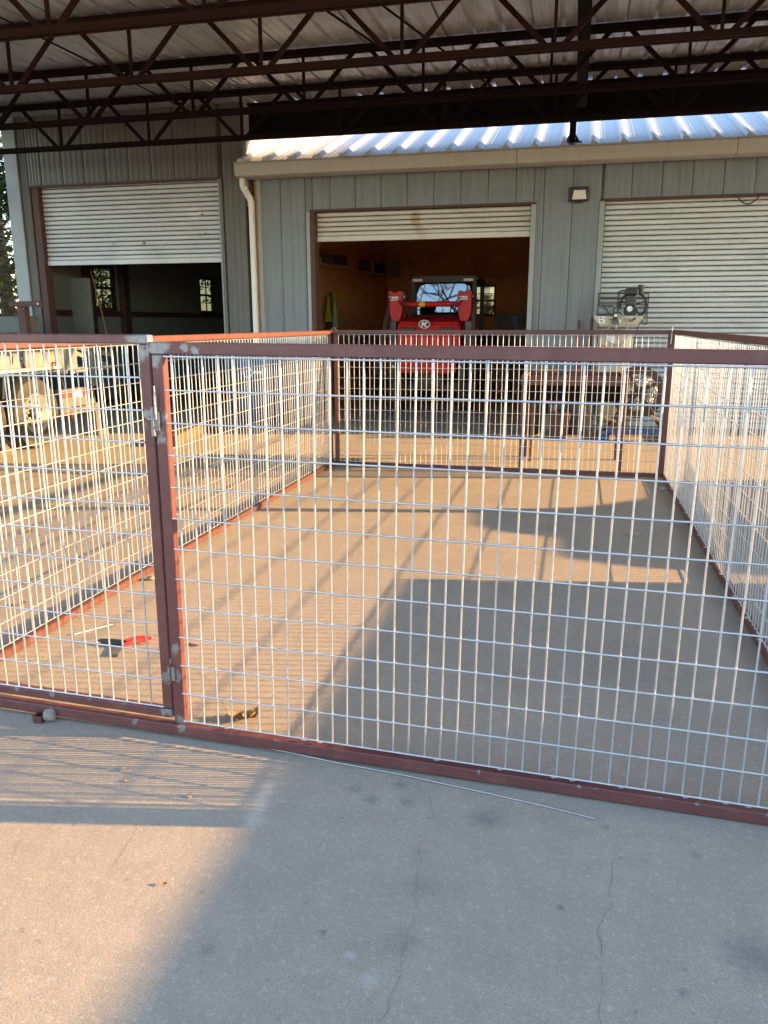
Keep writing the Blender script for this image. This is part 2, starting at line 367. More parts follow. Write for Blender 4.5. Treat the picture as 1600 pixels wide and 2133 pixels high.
lb = thing('low_workshop', 'low grey metal workshop with sloped silver roof and two roll-up doors', 'building', (0, FY, 0))
O2 = (-3.654, -.605, 2.89); O3 = (.273, 3.32, 2.90)
seams = [-4.45] + [-3.757 + P*(k-1) for k in range(0, 25)]; seams = [s for s in seams if s <= 5.08]; seams.append(5.07)
clad(lb, seams, 3.38, [O2, O3])
B('wall_backing', -4.45, O2[0]-.02, FY+.0, FY+.06, 0, 3.4, m_seam, lb); B('wall_backing', O2[1]+.02, O3[0]-.02, FY+.0, FY+.06, 0, 3.4, m_seam, lb)
B('wall_backing', O3[1]+.02, 5.07, FY+.0, FY+.06, 0, 3.4, m_seam, lb); B('wall_backing', O2[0]-.02, O2[1]+.02, FY+.0, FY+.06, 2.90, 3.4, m_seam, lb); B('wall_backing', O3[0]-.02, O3[1]+.02, FY, FY+.06, 2.91, 3.4, m_seam, lb)
B('side_wall', 5.02, 5.10, FY-.03, 19.6, 0, 3.5, m_wall, lb)
for (x0, x1, zt), ml, mr in ((O2, m_jamb, m_trim), (O3, m_trim, m_trim)):
    B('door_jamb', x0-.035, x0+.03, FY-.045, FY+.16, 0, zt, ml, lb, .004); B('door_jamb', x1-.03, x1+.035, FY-.045, FY+.16, 0, zt, mr, lb, .004)
    B('head_trim', x0-.035, x1+.035, FY-.048, FY+.03, zt, zt+.03, m_jamb, lb, .004)
B('corner_trim', O2[0]-.085, O2[0]-.037, FY-.05, FY+.02, 0, 2.89, m_trim, lb, .004)
B('corner_trim', -4.47, -4.41, FY-.05, FY+.05, 0, 3.36, m_trim, lb, .004)
roll_door(lb, O2[0]+.03, O2[1]-.03, 2.50, 2.89, m_doorB, 'almond roll-up door raised almost to its header')
roll_door(lb, O3[0]+.03, O3[1]-.03, 0.005, 2.90, m_doorC, 'closed white roll-up door behind the compressor')
tube('pull_rope', [(1.86 + .30*t, FY-.06, 2.92 - .115*math.sin(math.pi*t)) for t in [i/12 for i in range(13)]], .009, m_jamb, lb)
# gutter, downspout
for a, b in ((-4.66, -.824), (-.818, 1.78), (1.786, 5.15)):
    prism('gutter', [(10.86, 3.352), (10.90, 3.338), (11.10, 3.338), (11.10, 3.49), (10.85, 3.512), (10.842, 3.50)], a, b, 'X', m_cream, lb)
    B('drip_edge', a+.002, b-.002, 10.832, 10.90, 3.513, 3.522, m_cream, lb)
ds = bar('downspout', (-4.53, 11.10, 3.07), (-4.53, 11.10, .10), .062, .08, m_label, lb, .006)
bar('elbow', (-4.60, 10.98, 3.335), (-4.60, 10.98, 3.22), .062, .08, m_label, ds, .006); bar('elbow', (-4.60, 10.985, 3.235), (-4.53, 11.095, 3.06), .058, .076, m_label, ds, .006); bar('elbow', (-4.53, 11.09, .12), (-4.53, 10.85, .045), .058, .076, m_label, ds, .006)
# roof
SL = math.tan(R(20.5))
def roof_panel_mesh():
    wd, Lr = .3615, 9.2
    prof = [(0, 0), (.025, .040), (.065, .040), (.125, 0), (.18, 0), (.185, .004), (.195, .004), (.20, 0), (.27, 0), (.275, .004), (.285, .004), (.29, 0), (wd, 0)]
    bm = bmesh.new(); A = [bm.verts.new((x, 0, z)) for x, z in prof]; Bq = [bm.verts.new((x, Lr, Lr*SL + z)) for x, z in prof]
    for i in range(len(prof)-1): bm.faces.new((A[i], A[i+1], Bq[i+1], Bq[i]))
    bm.faces.new([A[0], A[1], A[2], A[3]])
    return finish(bm, 'roof_panel', m_galvroof, 30)
rpm = roof_panel_mesh()
for k in range(27):
    put('roof_panel', rpm, Matrix.Translation((-4.62 + .36*k, 10.84, 3.524 + random.uniform(0, .003))), lb)
prism('roof_deck', [(10.9, 3.50), (20, 3.50+9.1*SL), (20, 3.40+9.1*SL), (11.15, 3.42)], -4.60, 5.08, 'X', m_dark, lb)
# interior of the open bay
B('interior_wall', -4.55, -4.48, FY+.07, 19.4, 0, 3.45, m_wood, lb); B('interior_wall', -.05, .05, FY+.07, 19.4, 0, 3.45, m_wood, lb)
def wall_with_window(root, axis, at, a0, a1, z1, wins, mat, th=.08):
    xs = sorted({a0, a1, *[w_ for q in wins for w_ in q[:2]]})
    for c, d in zip(xs, xs[1:]):
        hit = [q for q in wins if q[0] <= (c+d)/2 <= q[1]]
        for z0_, z1_ in ([(0, hit[0][2]), (hit[0][3], z1)] if hit else [(0, z1)]):
            if axis == 'Y': B('back_wall', c, d, at, at+th, z0_, z1_, mat, root)
            else: B('side_wall', at-th, at, c, d, z0_, z1_, mat, root)
def sash(root, axis, at, a0, a1, z0, z1, cols, rows, frame):
    def bx(n, c, d, e, f, mat, par, th):
        return B(n, c, d, at-th, at+th, e, f, mat, par) if axis == 'Y' else B(n, at-th, at+th, c, d, e, f, mat, par)
    fr = bx('window', a0-.05, a0, z0-.05, z1+.05, frame, root, .03)
    bx('frame', a1, a1+.05, z0-.05, z1+.05, frame, fr, .03); bx('frame', a0, a1, z1, z1+.05, frame, fr, .03); bx('sill', a0, a1, z0-.06, z0, frame, fr, .045)
    bx('meeting_rail', a0, a1, (z0+z1)/2-.025, (z0+z1)/2+.025, frame, fr, .022)
    for i in range(1, cols): bx('muntin', a0+(a1-a0)*i/cols-.008, a0+(a1-a0)*i/cols+.008, z0, z1, frame, fr, .012)
    for i in range(1, rows):
        if abs(i/rows-.5) > .05: bx('muntin', a0, a1, z0+(z1-z0)*i/rows-.008, z0+(z1-z0)*i/rows+.008, frame, fr, .010)
    bx('pane', a0, a1, z0, z1, m_glass, fr, .003)
W2 = (-2.40, -1.89, 1.58, 2.20)
wall_with_window(lb, 'Y', 19.4, -4.55, 5.02, 6.4, [W2], m_wood)
sash(lb, 'Y', 19.43, *W2[:2], *W2[2:], 2, 4, m_black)
B('ceiling', -4.55, 0, FY+.1, 19.4, 3.46, 3.52, m_wood, lb)
B('wainscot', -1.84, -.06, 19.33, 19.398, 0, 1.60, m_white, lb); B('wall_rail', -2.6, -.06, 19.30, 19.395, 2.42, 2.47, m_shelf, lb)
# flood lamp
fl = thing('flood_light', 'black framed flood light on the wall between the two roll-up doors', 'light', (-.035, FY-.03, 2.99))
B('housing', -.165, .092, FY-.10, FY-.03, 2.905, 3.078, m_black, fl, .012)
prism('lens', [(-.115, 2.925), (.065, 2.925), (.045, 3.035), (-.095, 3.035)], FY-.112, FY-.099, 'Y', m_lens, fl)
B('bracket', -.09, .02, FY-.08, FY-.031, 2.885, 2.904, m_black, fl)

# ------------------------------------------------------------------ tall building
tb = thing('tall_workshop', 'tall grey metal workshop with a half raised roll-up door', 'building', (-6.5, FY, 0))
OL = (-8.13, -5.04, 3.39)
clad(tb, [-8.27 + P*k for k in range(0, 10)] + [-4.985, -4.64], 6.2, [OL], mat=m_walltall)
B('corner_trim', -8.51, -8.285, FY-.05, FY+.08, 0, 6.2, m_trim, tb, .006); B('corner_trim', -5.035, -4.99, FY-.05, FY+.03, 0, 3.39, m_walltall, tb, .004); B('corner_trim', -4.70, -4.642, FY-.045, FY+.02, 0, 6.2, m_walltall, tb, .004)
B('wall_backing', OL[0]-.02, OL[1]+.02, FY, FY+.06, 3.40, 6.2, m_seam, tb); B('wall_backing', OL[1]+.02, -4.72, FY, FY+.06, 0, 6.2, m_seam, tb); B('wall_backing', -8.42, OL[0]-.02, FY, FY+.06, 0, 6.2, m_seam, tb)
B('door_jamb', -8.11, -8.0, FY-.02, FY+.16, 0, 3.39, m_jamb, tb, .004); B('door_jamb', -5.07, -5.037, FY-.02, FY+.16, 0, 3.39, m_trim, tb, .004)
B('head_trim', OL[0], OL[1], FY-.048, FY+.03, 3.37, 3.40, m_jamb, tb, .004)
roll_door(tb, -8.0, -5.07, 2.25, 3.37, m_doorA, 'white roll-up door with rust spots, lowered to head height')
for i in range(22):              # right side wall above the low roof
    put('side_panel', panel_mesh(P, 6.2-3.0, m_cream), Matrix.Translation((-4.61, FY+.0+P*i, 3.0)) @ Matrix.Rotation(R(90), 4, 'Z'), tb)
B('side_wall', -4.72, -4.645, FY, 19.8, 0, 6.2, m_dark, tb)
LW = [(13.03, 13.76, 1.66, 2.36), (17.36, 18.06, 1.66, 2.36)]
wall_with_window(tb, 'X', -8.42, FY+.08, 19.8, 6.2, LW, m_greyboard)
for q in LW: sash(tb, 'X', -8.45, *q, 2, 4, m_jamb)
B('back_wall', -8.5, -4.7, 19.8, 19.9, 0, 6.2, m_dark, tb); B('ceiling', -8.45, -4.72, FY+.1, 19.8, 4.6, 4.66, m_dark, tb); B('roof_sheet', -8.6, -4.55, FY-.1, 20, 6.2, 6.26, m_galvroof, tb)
B('wall_rail', -8.41, -8.36, FY+.2, 19.7, 1.50, 1.60, m_jamb, tb)
B('inner_post', -8.415, -8.30, 12.75, 12.95, 0, 4.5, m_jamb, tb); B('inner_post', -8.415, -8.30, 13.9, 14.1, 0, 4.5, m_jamb, tb)
tag(B('leaning_board', -7.98, -7.62, 11.75, 11.79, 0, 2.09, m_boarddark, None, .004), 'pale grey board standing inside the left garage door', 'board')
tag(tube('broom_handle', [(-8.0, 12.4, 2.25), (-7.78, 12.3, 1.5), (-7.5, 12.2, .05)], .012, m_shelf), 'thin broom handle leaning inside the left garage bay', 'broom')

# ------------------------------------------------------------------ canopy
cp = thing('canopy_roof', 'open carport roof of ribbed silver sheets on steel beams', 'canopy', (6.3, 7.15, 0))
CX0, CX1, CY0, CY1 = -9.6, 6.6, 2.35, 11.40
zb = lambda y: 3.72 + .024*(y-10.5)        # bottom chord height
zt = lambda y: zb(y) + .60
def canopy_sheet():
    wd = .90; prof = []
    for i in range(3):
        x = i*.30; prof += [(x, 0), (x+.012, .028), (x+.045, .028), (x+.057, 0), (x+.13, 0), (x+.137, .005), (x+.15, .005), (x+.157, 0), (x+.215, 0), (x+.222, .005), (x+.235, .005), (x+.242, 0)]
    prof.append((wd+.03, 0.003))
    bm = bmesh.new(); A = [bm.verts.new((x, CY0, zt(CY0)+.02+z)) for x, z in prof]; Bq = [bm.verts.new((x, CY1, zt(CY1)+.02+z)) for x, z in prof]
    for i in range(len(prof)-1): bm.faces.new((A[i], A[i+1], Bq[i+1], Bq[i]))
    return finish(bm, 'roof_sheet', m_sheet, 30)
csm = canopy_sheet()
for k in range(18): put('roof_sheet', csm, Matrix.Translation((CX0 + .9*k, 0, .001*(k % 2))), cp)
for x in (CX0+.1, 6.35): B('edge_beam', x-.09, x+.09, CY0, 11.1, 3.35, zb(CY0)-.03, m_girder, cp)
for x, y in ((6.3, 7.15), (6.3, 2.45), (-9.5, 2.45)):
    B('column', x-.045, x+.045, y-.045, y+.045, 0, 3.35, m_girder, cp); B('base_plate', x-.12, x+.12, y-.12, y+.12, 0.001, .02, m_girder, cp)
B('cross_beam', -.115, .005, CY0+.1, 11.15, 4.02, 4.10, m_girder, cp); B('cross_beam', -.065, -.045, CY0+.1, 11.15, 4.101, zt(CY0)-.002, m_girder, cp)
B('end_girder', -4.60, 6.4, 11.29, 11.33, 3.955, 4.335, m_girder, cp); B('girder_flange', -4.60, 6.4, 11.25, 11.37, 3.935, 3.954, m_girder, cp); B('girder_flange', -4.60, 6.4, 11.25, 11.37, 4.336, 4.356, m_girder, cp)
cpst = thing('canopy_post', 'dark steel post standing on the edge of the silver roof', 'post', (-.15, 11.1, 3.6))
B('shaft', -.19, -.11, 11.06, 11.14, 3.60, 4.02, m_girder, cpst, .004); B('base_plate', -.26, -.03, 11.0, 11.2, 3.585, 3.60, m_girder, cpst, .004)
prism('gusset', [(-.25, 3.602), (-.191, 3.602), (-.191, 3.70)], 11.09, 11.11, 'Y', m_girder, cpst); prism('gusset', [(-.05, 3.602), (-.109, 3.602), (-.109, 3.70)], 11.09, 11.11, 'Y', m_girder, cpst)
def joist(y, ph, label):
    j = thing('bar_joist', label, 'roof joist', (-1.5, y, zb(y)), 'bar joists under the canopy')
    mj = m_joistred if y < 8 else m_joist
    b, t = zb(y), zt(y); x0, x1 = CX0+.15, CX1-.2
    for s in (-1, 1):
        B('bottom_chord', x0+.6, x1-.6, y+s*.012-(.036 if s < 0 else 0), y+s*.012+(.036 if s > 0 else 0), b, b+.055, mj, j)
        B('top_chord', x0, x1, y+s*.012-(.042 if s < 0 else 0), y+s*.012+(.042 if s > 0 else 0), t-.06, t, mj, j)
    ap = 1.34; k = math.ceil((x0+.7-ph)/ap); x = ph + k*ap
    while x < x1-.6:
        bar('web_vertical', (x, y, b+.02), (x, y, t-.02), .028, .028, mj, j)
        for s in (-1, 1): bar('web_diagonal', (x+s*.05, y, b+.02), (x+s*(ap/2-.06), y, t-.02), .023, .045, mj, j)
        x += ap
    return j
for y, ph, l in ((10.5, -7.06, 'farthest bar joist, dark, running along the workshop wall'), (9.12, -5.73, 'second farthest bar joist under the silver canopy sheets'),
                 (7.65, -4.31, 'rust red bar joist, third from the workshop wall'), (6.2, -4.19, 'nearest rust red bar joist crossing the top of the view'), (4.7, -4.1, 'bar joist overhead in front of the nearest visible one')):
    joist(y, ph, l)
for x, y0, y1 in ((-4.9, 6.2, 7.65), (-2.2, 6.2, 7.65), (-4.9, 7.65, 9.12), (-1.4, 7.65, 9.12), (2.2, 7.65, 9.12)):
    bar('bridging_angle', (x-.5, y0, zt(y0)-.06), (x+.5, y1, zb(y1)+.05), .03, .005, m_joist, cp)

# ------------------------------------------------------------------ pen of wire panels
S2, S4, WR = .0508, .1016, .0027
def wire(root, p, q, r=WR):
    m, L = frame_to(p, q); L = round(L, 2); bow = random.choice((0, .0015, .003, .0045))*min(1, L/1.2)
    k = ('w', L, r, round(bow, 5))
    if k not in CACHE:
        bm = bmesh.new(); seg = 4; rg_ = []
        for i in range(seg+1):
            t = i/seg; rg_.append([bm.verts.new(((t-.5)*L, r*math.cos(2*math.pi*j/5), r*math.sin(2*math.pi*j/5) + bow*math.sin(math.pi*t))) for j in range(5)])
        for a_, b_ in zip(rg_, rg_[1:]):
            for j in range(5): bm.faces.new((a_[j], b_[j], b_[(j+1) % 5], a_[(j+1) % 5]))
        bmesh.ops.recalc_face_normals(bm, faces=bm.faces)
        CACHE[k] = finish(bm, 'wire', m_zinc, 80)
    return put('wire', CACHE[k], m @ Matrix.Rotation(random.uniform(0, 6.28), 4, 'X'), root)
def panel(root, A, Bp, z0, z1, rail, off, wires=True, n_h=13, jit=.0012, skip=0):
    """mesh between A and Bp (ground x,y) from z0 to z1, offset sideways by off"""
    A, Bp = Vector((*A, 0)), Vector((*Bp, 0)); d = (Bp-A); L = d.length; d.normalize(); nrm = Vector((-d.y, d.x, 0))
    n = int(round(L/S2))
    for i in range(n+1):
        p = A + d*(L*i/n) + nrm*off; j = Vector((random.uniform(-jit, jit), random.uniform(-jit, jit), 0))
        wire(root, p+Vector((0, 0, z0-.004))-j, p+Vector((0, 0, z1+.004))+j)
    for k in range(n_h):
        z = z0 + (z1-z0)*k/(n_h-1); q = nrm*(off - math.copysign(2*WR-.0003, off))
        wire(root, A+q+Vector((0, 0, z)), Bp+q+Vector((0, 0, z+random.uniform(-.0015, .0015))))
T = .037
def rail(root, name, p, q, mat=m_maroon, wd=T, ht=T): return bar(name, p, q, wd, ht, mat, root, .0035)
fy = lambda x: 2.1865 - .0387*(x-.2204)
# front panel (its bottom rail runs on under the gate)
f = thing('wire_fence', 'front wire pen panel with maroon top rail, beside the gate', 'fence', (-.2, fy(-.2), 0), 'pen panels')
rail(f, 'bottom_rail', (-2.26, fy(-2.26), .034), (.86, fy(.86), .021), m_worn); rail(f, 'top_rail', (-1.266, fy(-1.266), 1.313), (.86, fy(.86), 1.298), m_worn)
rail(f, 'post', (-1.243, fy(-1.243), .055), (-1.235, fy(-1.235), 1.294), m_worn, wd=.04, ht=.030); rail(f, 'post', (.843, fy(.843), .04), (.843, fy(.843), 1.28), m_worn)
tz = -.0064
A, Bp = Vector((-1.2025, fy(-1.2025), 0)), Vector((.83, fy(.83), 0)); n = 40; jl = .0012
for i in range(n+1):
    p = A.lerp(Bp, i/n) + Vector((0, -.010, 0)); zo = tz*(p.x-.2204); j = Vector((random.uniform(-jl, jl), 0, 0))
    wire(f, p+Vector((0, 0, .056+zo))-j, p+Vector((.0153, -.003, 1.283+zo))+j, .0032)
for k in range(13):
    z = .06 + S4*k; t = k/12; za, zc = z+tz*(A.x-.2204), z+tz*(Bp.x-.2204); s = Vector((.0153*t, -.003*t-.0155, 0))
    wire(f, A+s+Vector((-.022, 0, za)), Bp+s+Vector((0, 0, zc)), .0032)
yF = fy(-1.25)-.0192
for i in range(12):
    x = random.uniform(-1.1, .75)
    bm = bmesh.new(); bmesh.ops.create_icosphere(bm, subdivisions=1, radius=.007); bmesh.ops.scale(bm, vec=(1.6, 1, .4), verts=bm.verts)
    put('weld_bead', finish(bm, 'weld_bead', m_bare), Matrix.Translation((x, fy(x)-.004, .054+tz*(x-.22)-.004)), f)
# gate
g = thing('pen_gate', 'narrow maroon framed wire gate left of the front panel', 'gate', (-1.8, fy(-1.8), .07))
gy_ = lambda x: fy(x) + .004
rail(g, 'bottom_rail', (-2.24, gy_(-2.24), .091), (-1.270, gy_(-1.270), .085), m_worn, ht=.03); rail(g, 'top_rail', (-2.24, gy_(-2.24), 1.343), (-1.270, gy_(-1.270), 1.339), m_worn, ht=.028)
rail(g, 'stile', (-1.289, gy_(-1.289), .102), (-1.283, gy_(-1.283), 1.3245), m_worn, wd=.038, ht=.026); rail(g, 'stile', (-2.225, gy_(-2.225), .106), (-2.225, gy_(-2.225), 1.328), m_worn, wd=.038, ht=.030)
Ag, Bg = Vector((-2.20, gy_(-2.2), 0)), Vector((-1.305, gy_(-1.305), 0)); n = 18
for i in range(n+1):
    p = Ag.lerp(Bg, i/n) + Vector((0, -.006, 0)); j = Vector((random.uniform(-.003, .003), 0, 0))
    wire(g, p+Vector((0, 0, .104))-j, p+Vector((.004, 0, 1.327))+j, .0032)
for k in range(13):
    z = .106 + (1.325-.106)*k/12
    wire(g, Ag+Vector((0, -.0115, z)), Bg+Vector((0, -.0115, z)), .0032)
yG = gy_(-1.28)-.0192
B('end_cap', -1.269, -1.2665, yG+.002, yG+.036, 1.29, 1.352, m_bare, g)
# spring latch and hinges
sp = thing('spring_latch', 'small steel spring bolt latch between gate and front post', 'latch', (-1.258, yF, 1.1))
tube('spring', [(-1.246+.0045*math.cos(a*2.1), yF-.008+.0045*math.sin(a*2.1), 1.175-.0011*a) for a in range(56)], .0011, m_steel, sp, 4)
cyl('bolt', (-1.246, yF-.008, 1.20), (-1.246, yF-.008, 1.10), .0026, m_steel, sp, 8)
cyl('barrel', (-1.258, yF-.006, 1.135), (-1.258, yF-.006, 1.045), .006, m_weld, sp, 10, .008)
B('plate', -1.256, -1.236, yF-.0075, yF-.0022, 1.06, 1.12, m_weld, sp, .001); cyl('pin', (-1.275, yF-.01, 1.098), (-1.243, yF-.01, 1.098), .0025, m_steel, sp, 8)
hg = thing('gate_hinge', 'dark weld-on barrel hinge near the bottom of the gate', 'hinge', (-1.259, yF, .24))
cyl('barrel', (-1.262, yF+.004, .205), (-1.262, yF+.004, .275), .007, m_jamb, hg, 10); cyl('pin', (-1.262, yF+.004, .2755), (-1.262, yF+.004, .292), .004, m_weld, hg, 8); B('plate', -1.272, -1.246, yF-.002, yF-.0002, .215, .265, m_weld, hg)
# side and back panels
YB, XL, XR = 7.45, -2.287, .866
l = thing('wire_fence', 'long wire pen panel on the left, its rails sunlit orange', 'fence', (XL, 4.8, 0), 'pen panels')
rail(l, 'bottom_rail', (XL, fy(XL)+.03, .025), (XL, YB+.02, .025)); rail(l, 'top_rail', (XL, fy(XL)+.03, 1.302), (XL, YB-.01, 1.294)); rail(l, 'post', (XL, fy(XL)+.05, .045), (XL, fy(XL)+.05, 1.28)); rail(l, 'post', (XL, YB-.028, .045), (XL, YB-.028, 1.274))
panel(l, (XL, fy(XL)+.08), (XL, YB-.055), .05, 1.275, None, .010)
b = thing('wire_fence', 'far wire pen panel facing the workshop doors', 'fence', (-.7, YB, 0), 'pen panels')
rail(b, 'bottom_rail', (XL+.03, YB, .025), (XR-.02, YB, .025)); rail(b, 'top_rail', (XL+.03, YB, 1.30), (XR-.02, YB, 1.300)); rail(b, 'post', (XL+.06, YB, .045), (XL+.06, YB, 1.28)); rail(b, 'post', (XR-.045, YB, .045), (XR-.045, YB, 1.28))
panel(b, (XL+.09, YB), (XR-.075, YB), .05, 1.275, None, -.010)
rg = thing('wire_fence', 'long wire pen panel on the right side of the pen', 'fence', (XR, 4.8, 0), 'pen panels')
rail(rg, 'bottom_rail', (XR, fy(XR)+.03, .025), (XR, YB+.02, .025)); rail(rg, 'top_rail', (XR, fy(XR)+.03, 1.300), (XR, YB+.02, 1.302)); rail(rg, 'post', (XR, YB-.005, .045), (XR, YB-.005, 1.28), ht=.04, wd=.06); rail(rg, 'post', (XR, fy(XR)+.05, .045), (XR, fy(XR)+.05, 1.28))
panel(rg, (XR, fy(XR)+.08), (XR, YB-.05), .05, 1.275, None, .010)
for i in range(16):
    y = 2.6 + i*.3 + random.uniform(-.05, .05)
    bm = bmesh.new(); bmesh.ops.create_icosphere(bm, subdivisions=1, radius=.012); bmesh.ops.scale(bm, vec=(1, 1.5, .3), verts=bm.verts)
    put('weld_bead', finish(bm, 'weld_bead', m_bare), Matrix.Translation((XR-.012, y, .043)), rg)
cyl('corner_pin', (XR-.04, YB-.03, 1.2), (XR-.035, YB-.03, 1.345), .005, m_steel, rg, 8); tube('tie_wire', [(XL+.03, YB-.03, 1.29), (XL+.025, YB-.03, 1.33), (XL+.05, YB-.03, 1.34), (XL+.08, YB-.03, 1.315)], .003, m_leaf, l, 6)

# ------------------------------------------------------------------ loose things on the floor
pl = thing('welding_clamp', 'red and black spring clamp lying on the concrete by the gate', 'clamp', (-1.9, 2.9, 0))
z_ = .012
tube('jaw', [(-2.0, 2.905, .012), (-1.97, 2.903, .016), (-1.90, 2.90, .018), (-1.85, 2.905, .016)], [.004, .008, .011, .010], m_black, pl)
tube('jaw', [(-1.97, 2.89, .012), (-1.90, 2.885, .014), (-1.85, 2.895, .014)], [.006, .009, .010], m_black, pl)
prism('jaw_plate', [(-1.895, 2.89), (-1.850, 2.885), (-1.822, 2.785), (-1.862, 2.778)], .002, .012, 'Z', m_grey, pl, .002)
tube('grip', [(-1.865, 2.905, .018), (-1.83, 2.94, .024), (-1.80, 2.955, .024), (-1.765, 2.965, .020)], [.009, .010, .010, .008], m_redprint, pl)
tube('grip', [(-1.85, 2.88, .016), (-1.825, 2.905, .02), (-1.80, 2.935, .02), (-1.77, 2.945, .016)], [.008, .010, .010, .008], m_redprint, pl)
tag(tube('wire_offcut', [(-2.15, 2.957, .006), (-2.10, 3.03, .006), (-2.047, 3.107, .006)], .004, m_zinc), 'short zinc wire offcut beyond the red clamp', 'wire')
tag(tube('loose_wire', [(-1.065, 2.24, .004), (-.87, 2.222, .004), (-.676, 2.195, .004), (-.44, 2.17, .005), (-.206, 2.138, .004), (-.03, 2.11, .004), (.131, 2.078, .004)], .0026, m_steel), 'long straight zinc wire lying in front of the pen', 'wire')
tag(tube('wood_splinter', [(-1.60, 2.98, .004), (-1.54, 2.965, .006)], .004, m_orangewood), 'small wood splinter just right of the front post', 'splinter')
def rock(name, c, r, sc, mat, label, cat, parent=None, seed=0):
    rn = random.Random(seed); bm = bmesh.new(); bmesh.ops.create_icosphere(bm, subdivisions=3, radius=r)
    from mathutils import noise as nz
    for v in bm.verts: v.co *= 1 + .28*nz.noise(v.co/r*1.1 + Vector((seed, 0, 0))) + .1*nz.noise(v.co/r*3)
    bmesh.ops.scale(bm, vec=sc, verts=bm.verts)
    o = put(name, finish(bm, name, mat, 60), Matrix.Translation(c), parent)
    return tag(o, label, cat) if label else o
rock('stone', (-1.757, 2.235, .023), .025, (.95, .9, .95), m_stone, 'round grey stone resting against the gate threshold', 'stone', seed=3)
bt = thing('steel_offcut', 'small maroon square tube offcut beside the round stone', 'offcut', (-1.79, 2.225, 0))
for a, b_, c_, d_ in ((-1.806, -1.803, 2.205, 2.24), (-1.776, -1.773, 2.205, 2.24), (-1.803, -1.776, 2.205, 2.208), (-1.803, -1.776, 2.237, 2.24)): B('tube_wall', a, b_, c_, d_, 0, .028, m_maroon, bt)
for i, (x, y, r) in enumerate(((-2.215, 3.763, .022), (.816, 6.9, .03), (.457, 5.343, .03), (-1.333, 2.007, .008), (-1.055, 1.918, .008), (-1.29, 1.95, .006), (-1.2, 1.99, .007), (-2.05, 3.3, .008))):
    rock('pebble', (x, y, r*.4), r, (1.2, 1, .6), m_stone, ['pale pebble at the foot of the left pen panel', 'pebble in the far right corner of the pen', 'dark pebble on the shaded pen floor', 'tiny pebble left of the wire shadow band', 'tiny pale pebble above the dark post shadow', 'tiny pebble left of the pale one', 'tiny pebble between wire shadows', 'tiny pebble near the zinc offcut'][i], 'pebble', seed=20+i)
def leaf(x, y, s, rz, label, curl=.35):
    bm = bmesh.new(); n = 9; rows = []
    for i in range(n):
        t = i/(n-1); wd = s*.42*math.sin(math.pi*min(1, t*.95+.05))**.8*(1+.25*math.sin(t*19)); xx = (t-.5)*s*1.3; zz = .004 + curl*s*((t-.5)**2*1.5)
        rows.append([bm.verts.new((xx, -wd, zz+curl*s*.22)), bm.verts.new((xx, 0, zz)), bm.verts.new((xx, wd, zz+curl*s*.3))])
    for a, c in zip(rows, rows[1:]):
        for k in range(2): bm.faces.new((a[k], a[k+1], c[k+1], c[k]))
    tag(put('dry_leaf', finish(bm, 'leaf', m_leaf, 60), Matrix.Translation((x, y, .002)) @ Matrix.Rotation(rz, 4, 'Z')), label, 'leaf', 'dry leaves on the concrete')
leaf(-1.09, 2.395, .075, .3, 'curled tan leaf behind the front bottom rail', .6)
leaf(-1.06, 2.41, .06, 1.2, 'smaller tan leaf leaning on the curled one', .8)
for i, (x, y) in enumerate(((-2.656, 3.239), (-3.541, 4.493), (-3.709, 5.352), (-.94, 1.55))):
    leaf(x, y, random.uniform(.05, .07) if i < 3 else .014, random.uniform(0, 6), ['brown leaf outside the left panel, nearest', 'brown leaf outside the left panel, middle', 'brown leaf outside the left panel, farthest', 'tiny brown leaf fragment on the sunlit foreground'][i])

# ------------------------------------------------------------------ table and clutter behind the pen
wt = thing('work_table', 'low maroon steel work frame standing behind the far panel', 'table', (.03, 8.0, 0))
for x in (-.44, .49):
    for y in (7.70, 8.42): B('leg', x-.022, x+.022, y-.022, y+.022, 0, .81, m_maroon, wt, .003)
B('front_apron', -.47, .52, 7.675, 7.72, .81, .895, m_maroon, wt, .003); B('rear_apron', -.47, .52, 8.40, 8.445, .81, .895, m_maroon, wt, .003); B('side_rail', -.47, -.42, 7.722, 8.398, .812, .893, m_maroon, wt, .003); B('side_rail', .47, .52, 7.722, 8.398, .812, .893, m_maroon, wt, .003)
B('lower_shelf', -.41, .46, 7.73, 8.39, .66, .80, m_girder, wt)
tag(bar('timber_stake', (-.37, 8.0, .02), (-.36, 8.05, .74), .022, .022, m_orangewood), 'orange timber stake leaning at the left table leg', 'stake')
tag(tube('yellow_strap', [(-.37, 7.98, .26), (-.30, 7.96, .30), (-.24, 7.95, .31)], .008, m_yellow), 'short yellow strap tied to the timber stake', 'strap')
def bucket(x, y, r, h, mat, label, cat='bucket'):
    b = thing('bucket', label, cat, (x, y, 0))
    lathe('shell', [(r*.82, 0), (r, h), (r*1.04, h), (r*1.04, h+.02), (r*.95, h+.02), (r*.78, .02)], (x, y, .001), 'Z', mat, b, 20)
    tube('handle', [(x + r*1.03*math.cos(a), y - .3*r*math.sin(a), h*.97 - r*.8*math.sin(a)) for a in [math.pi*i/10 for i in range(11)]], .005, m_steel, b, 5)
bucket(-.42, 10.25, .16, .36, m_black, 'black bucket left of the clutter by the workshop wall'); bucket(.12, 10.45, .18, .42, m_grey, 'dark grey bucket below the work frame shelf'); bucket(-.12, 9.9, .13, .3, m_jamb, 'rusty brown pail between the dark buckets')
cb = thing('cardboard_box', 'brown cardboard box on a stand against the grey wall', 'box', (-.31, 10.75, .62))
B('carton', -.44, -.19, 10.6, 10.85, .621, .80, m_card, cb, .004); B('tape', -.33, -.30, 10.598, 10.852, .622, .8015, m_shelf, cb)
st = thing('tool_stand', 'dark low tool stand under the cardboard box', 'stand', (-.2, 10.75, 0))
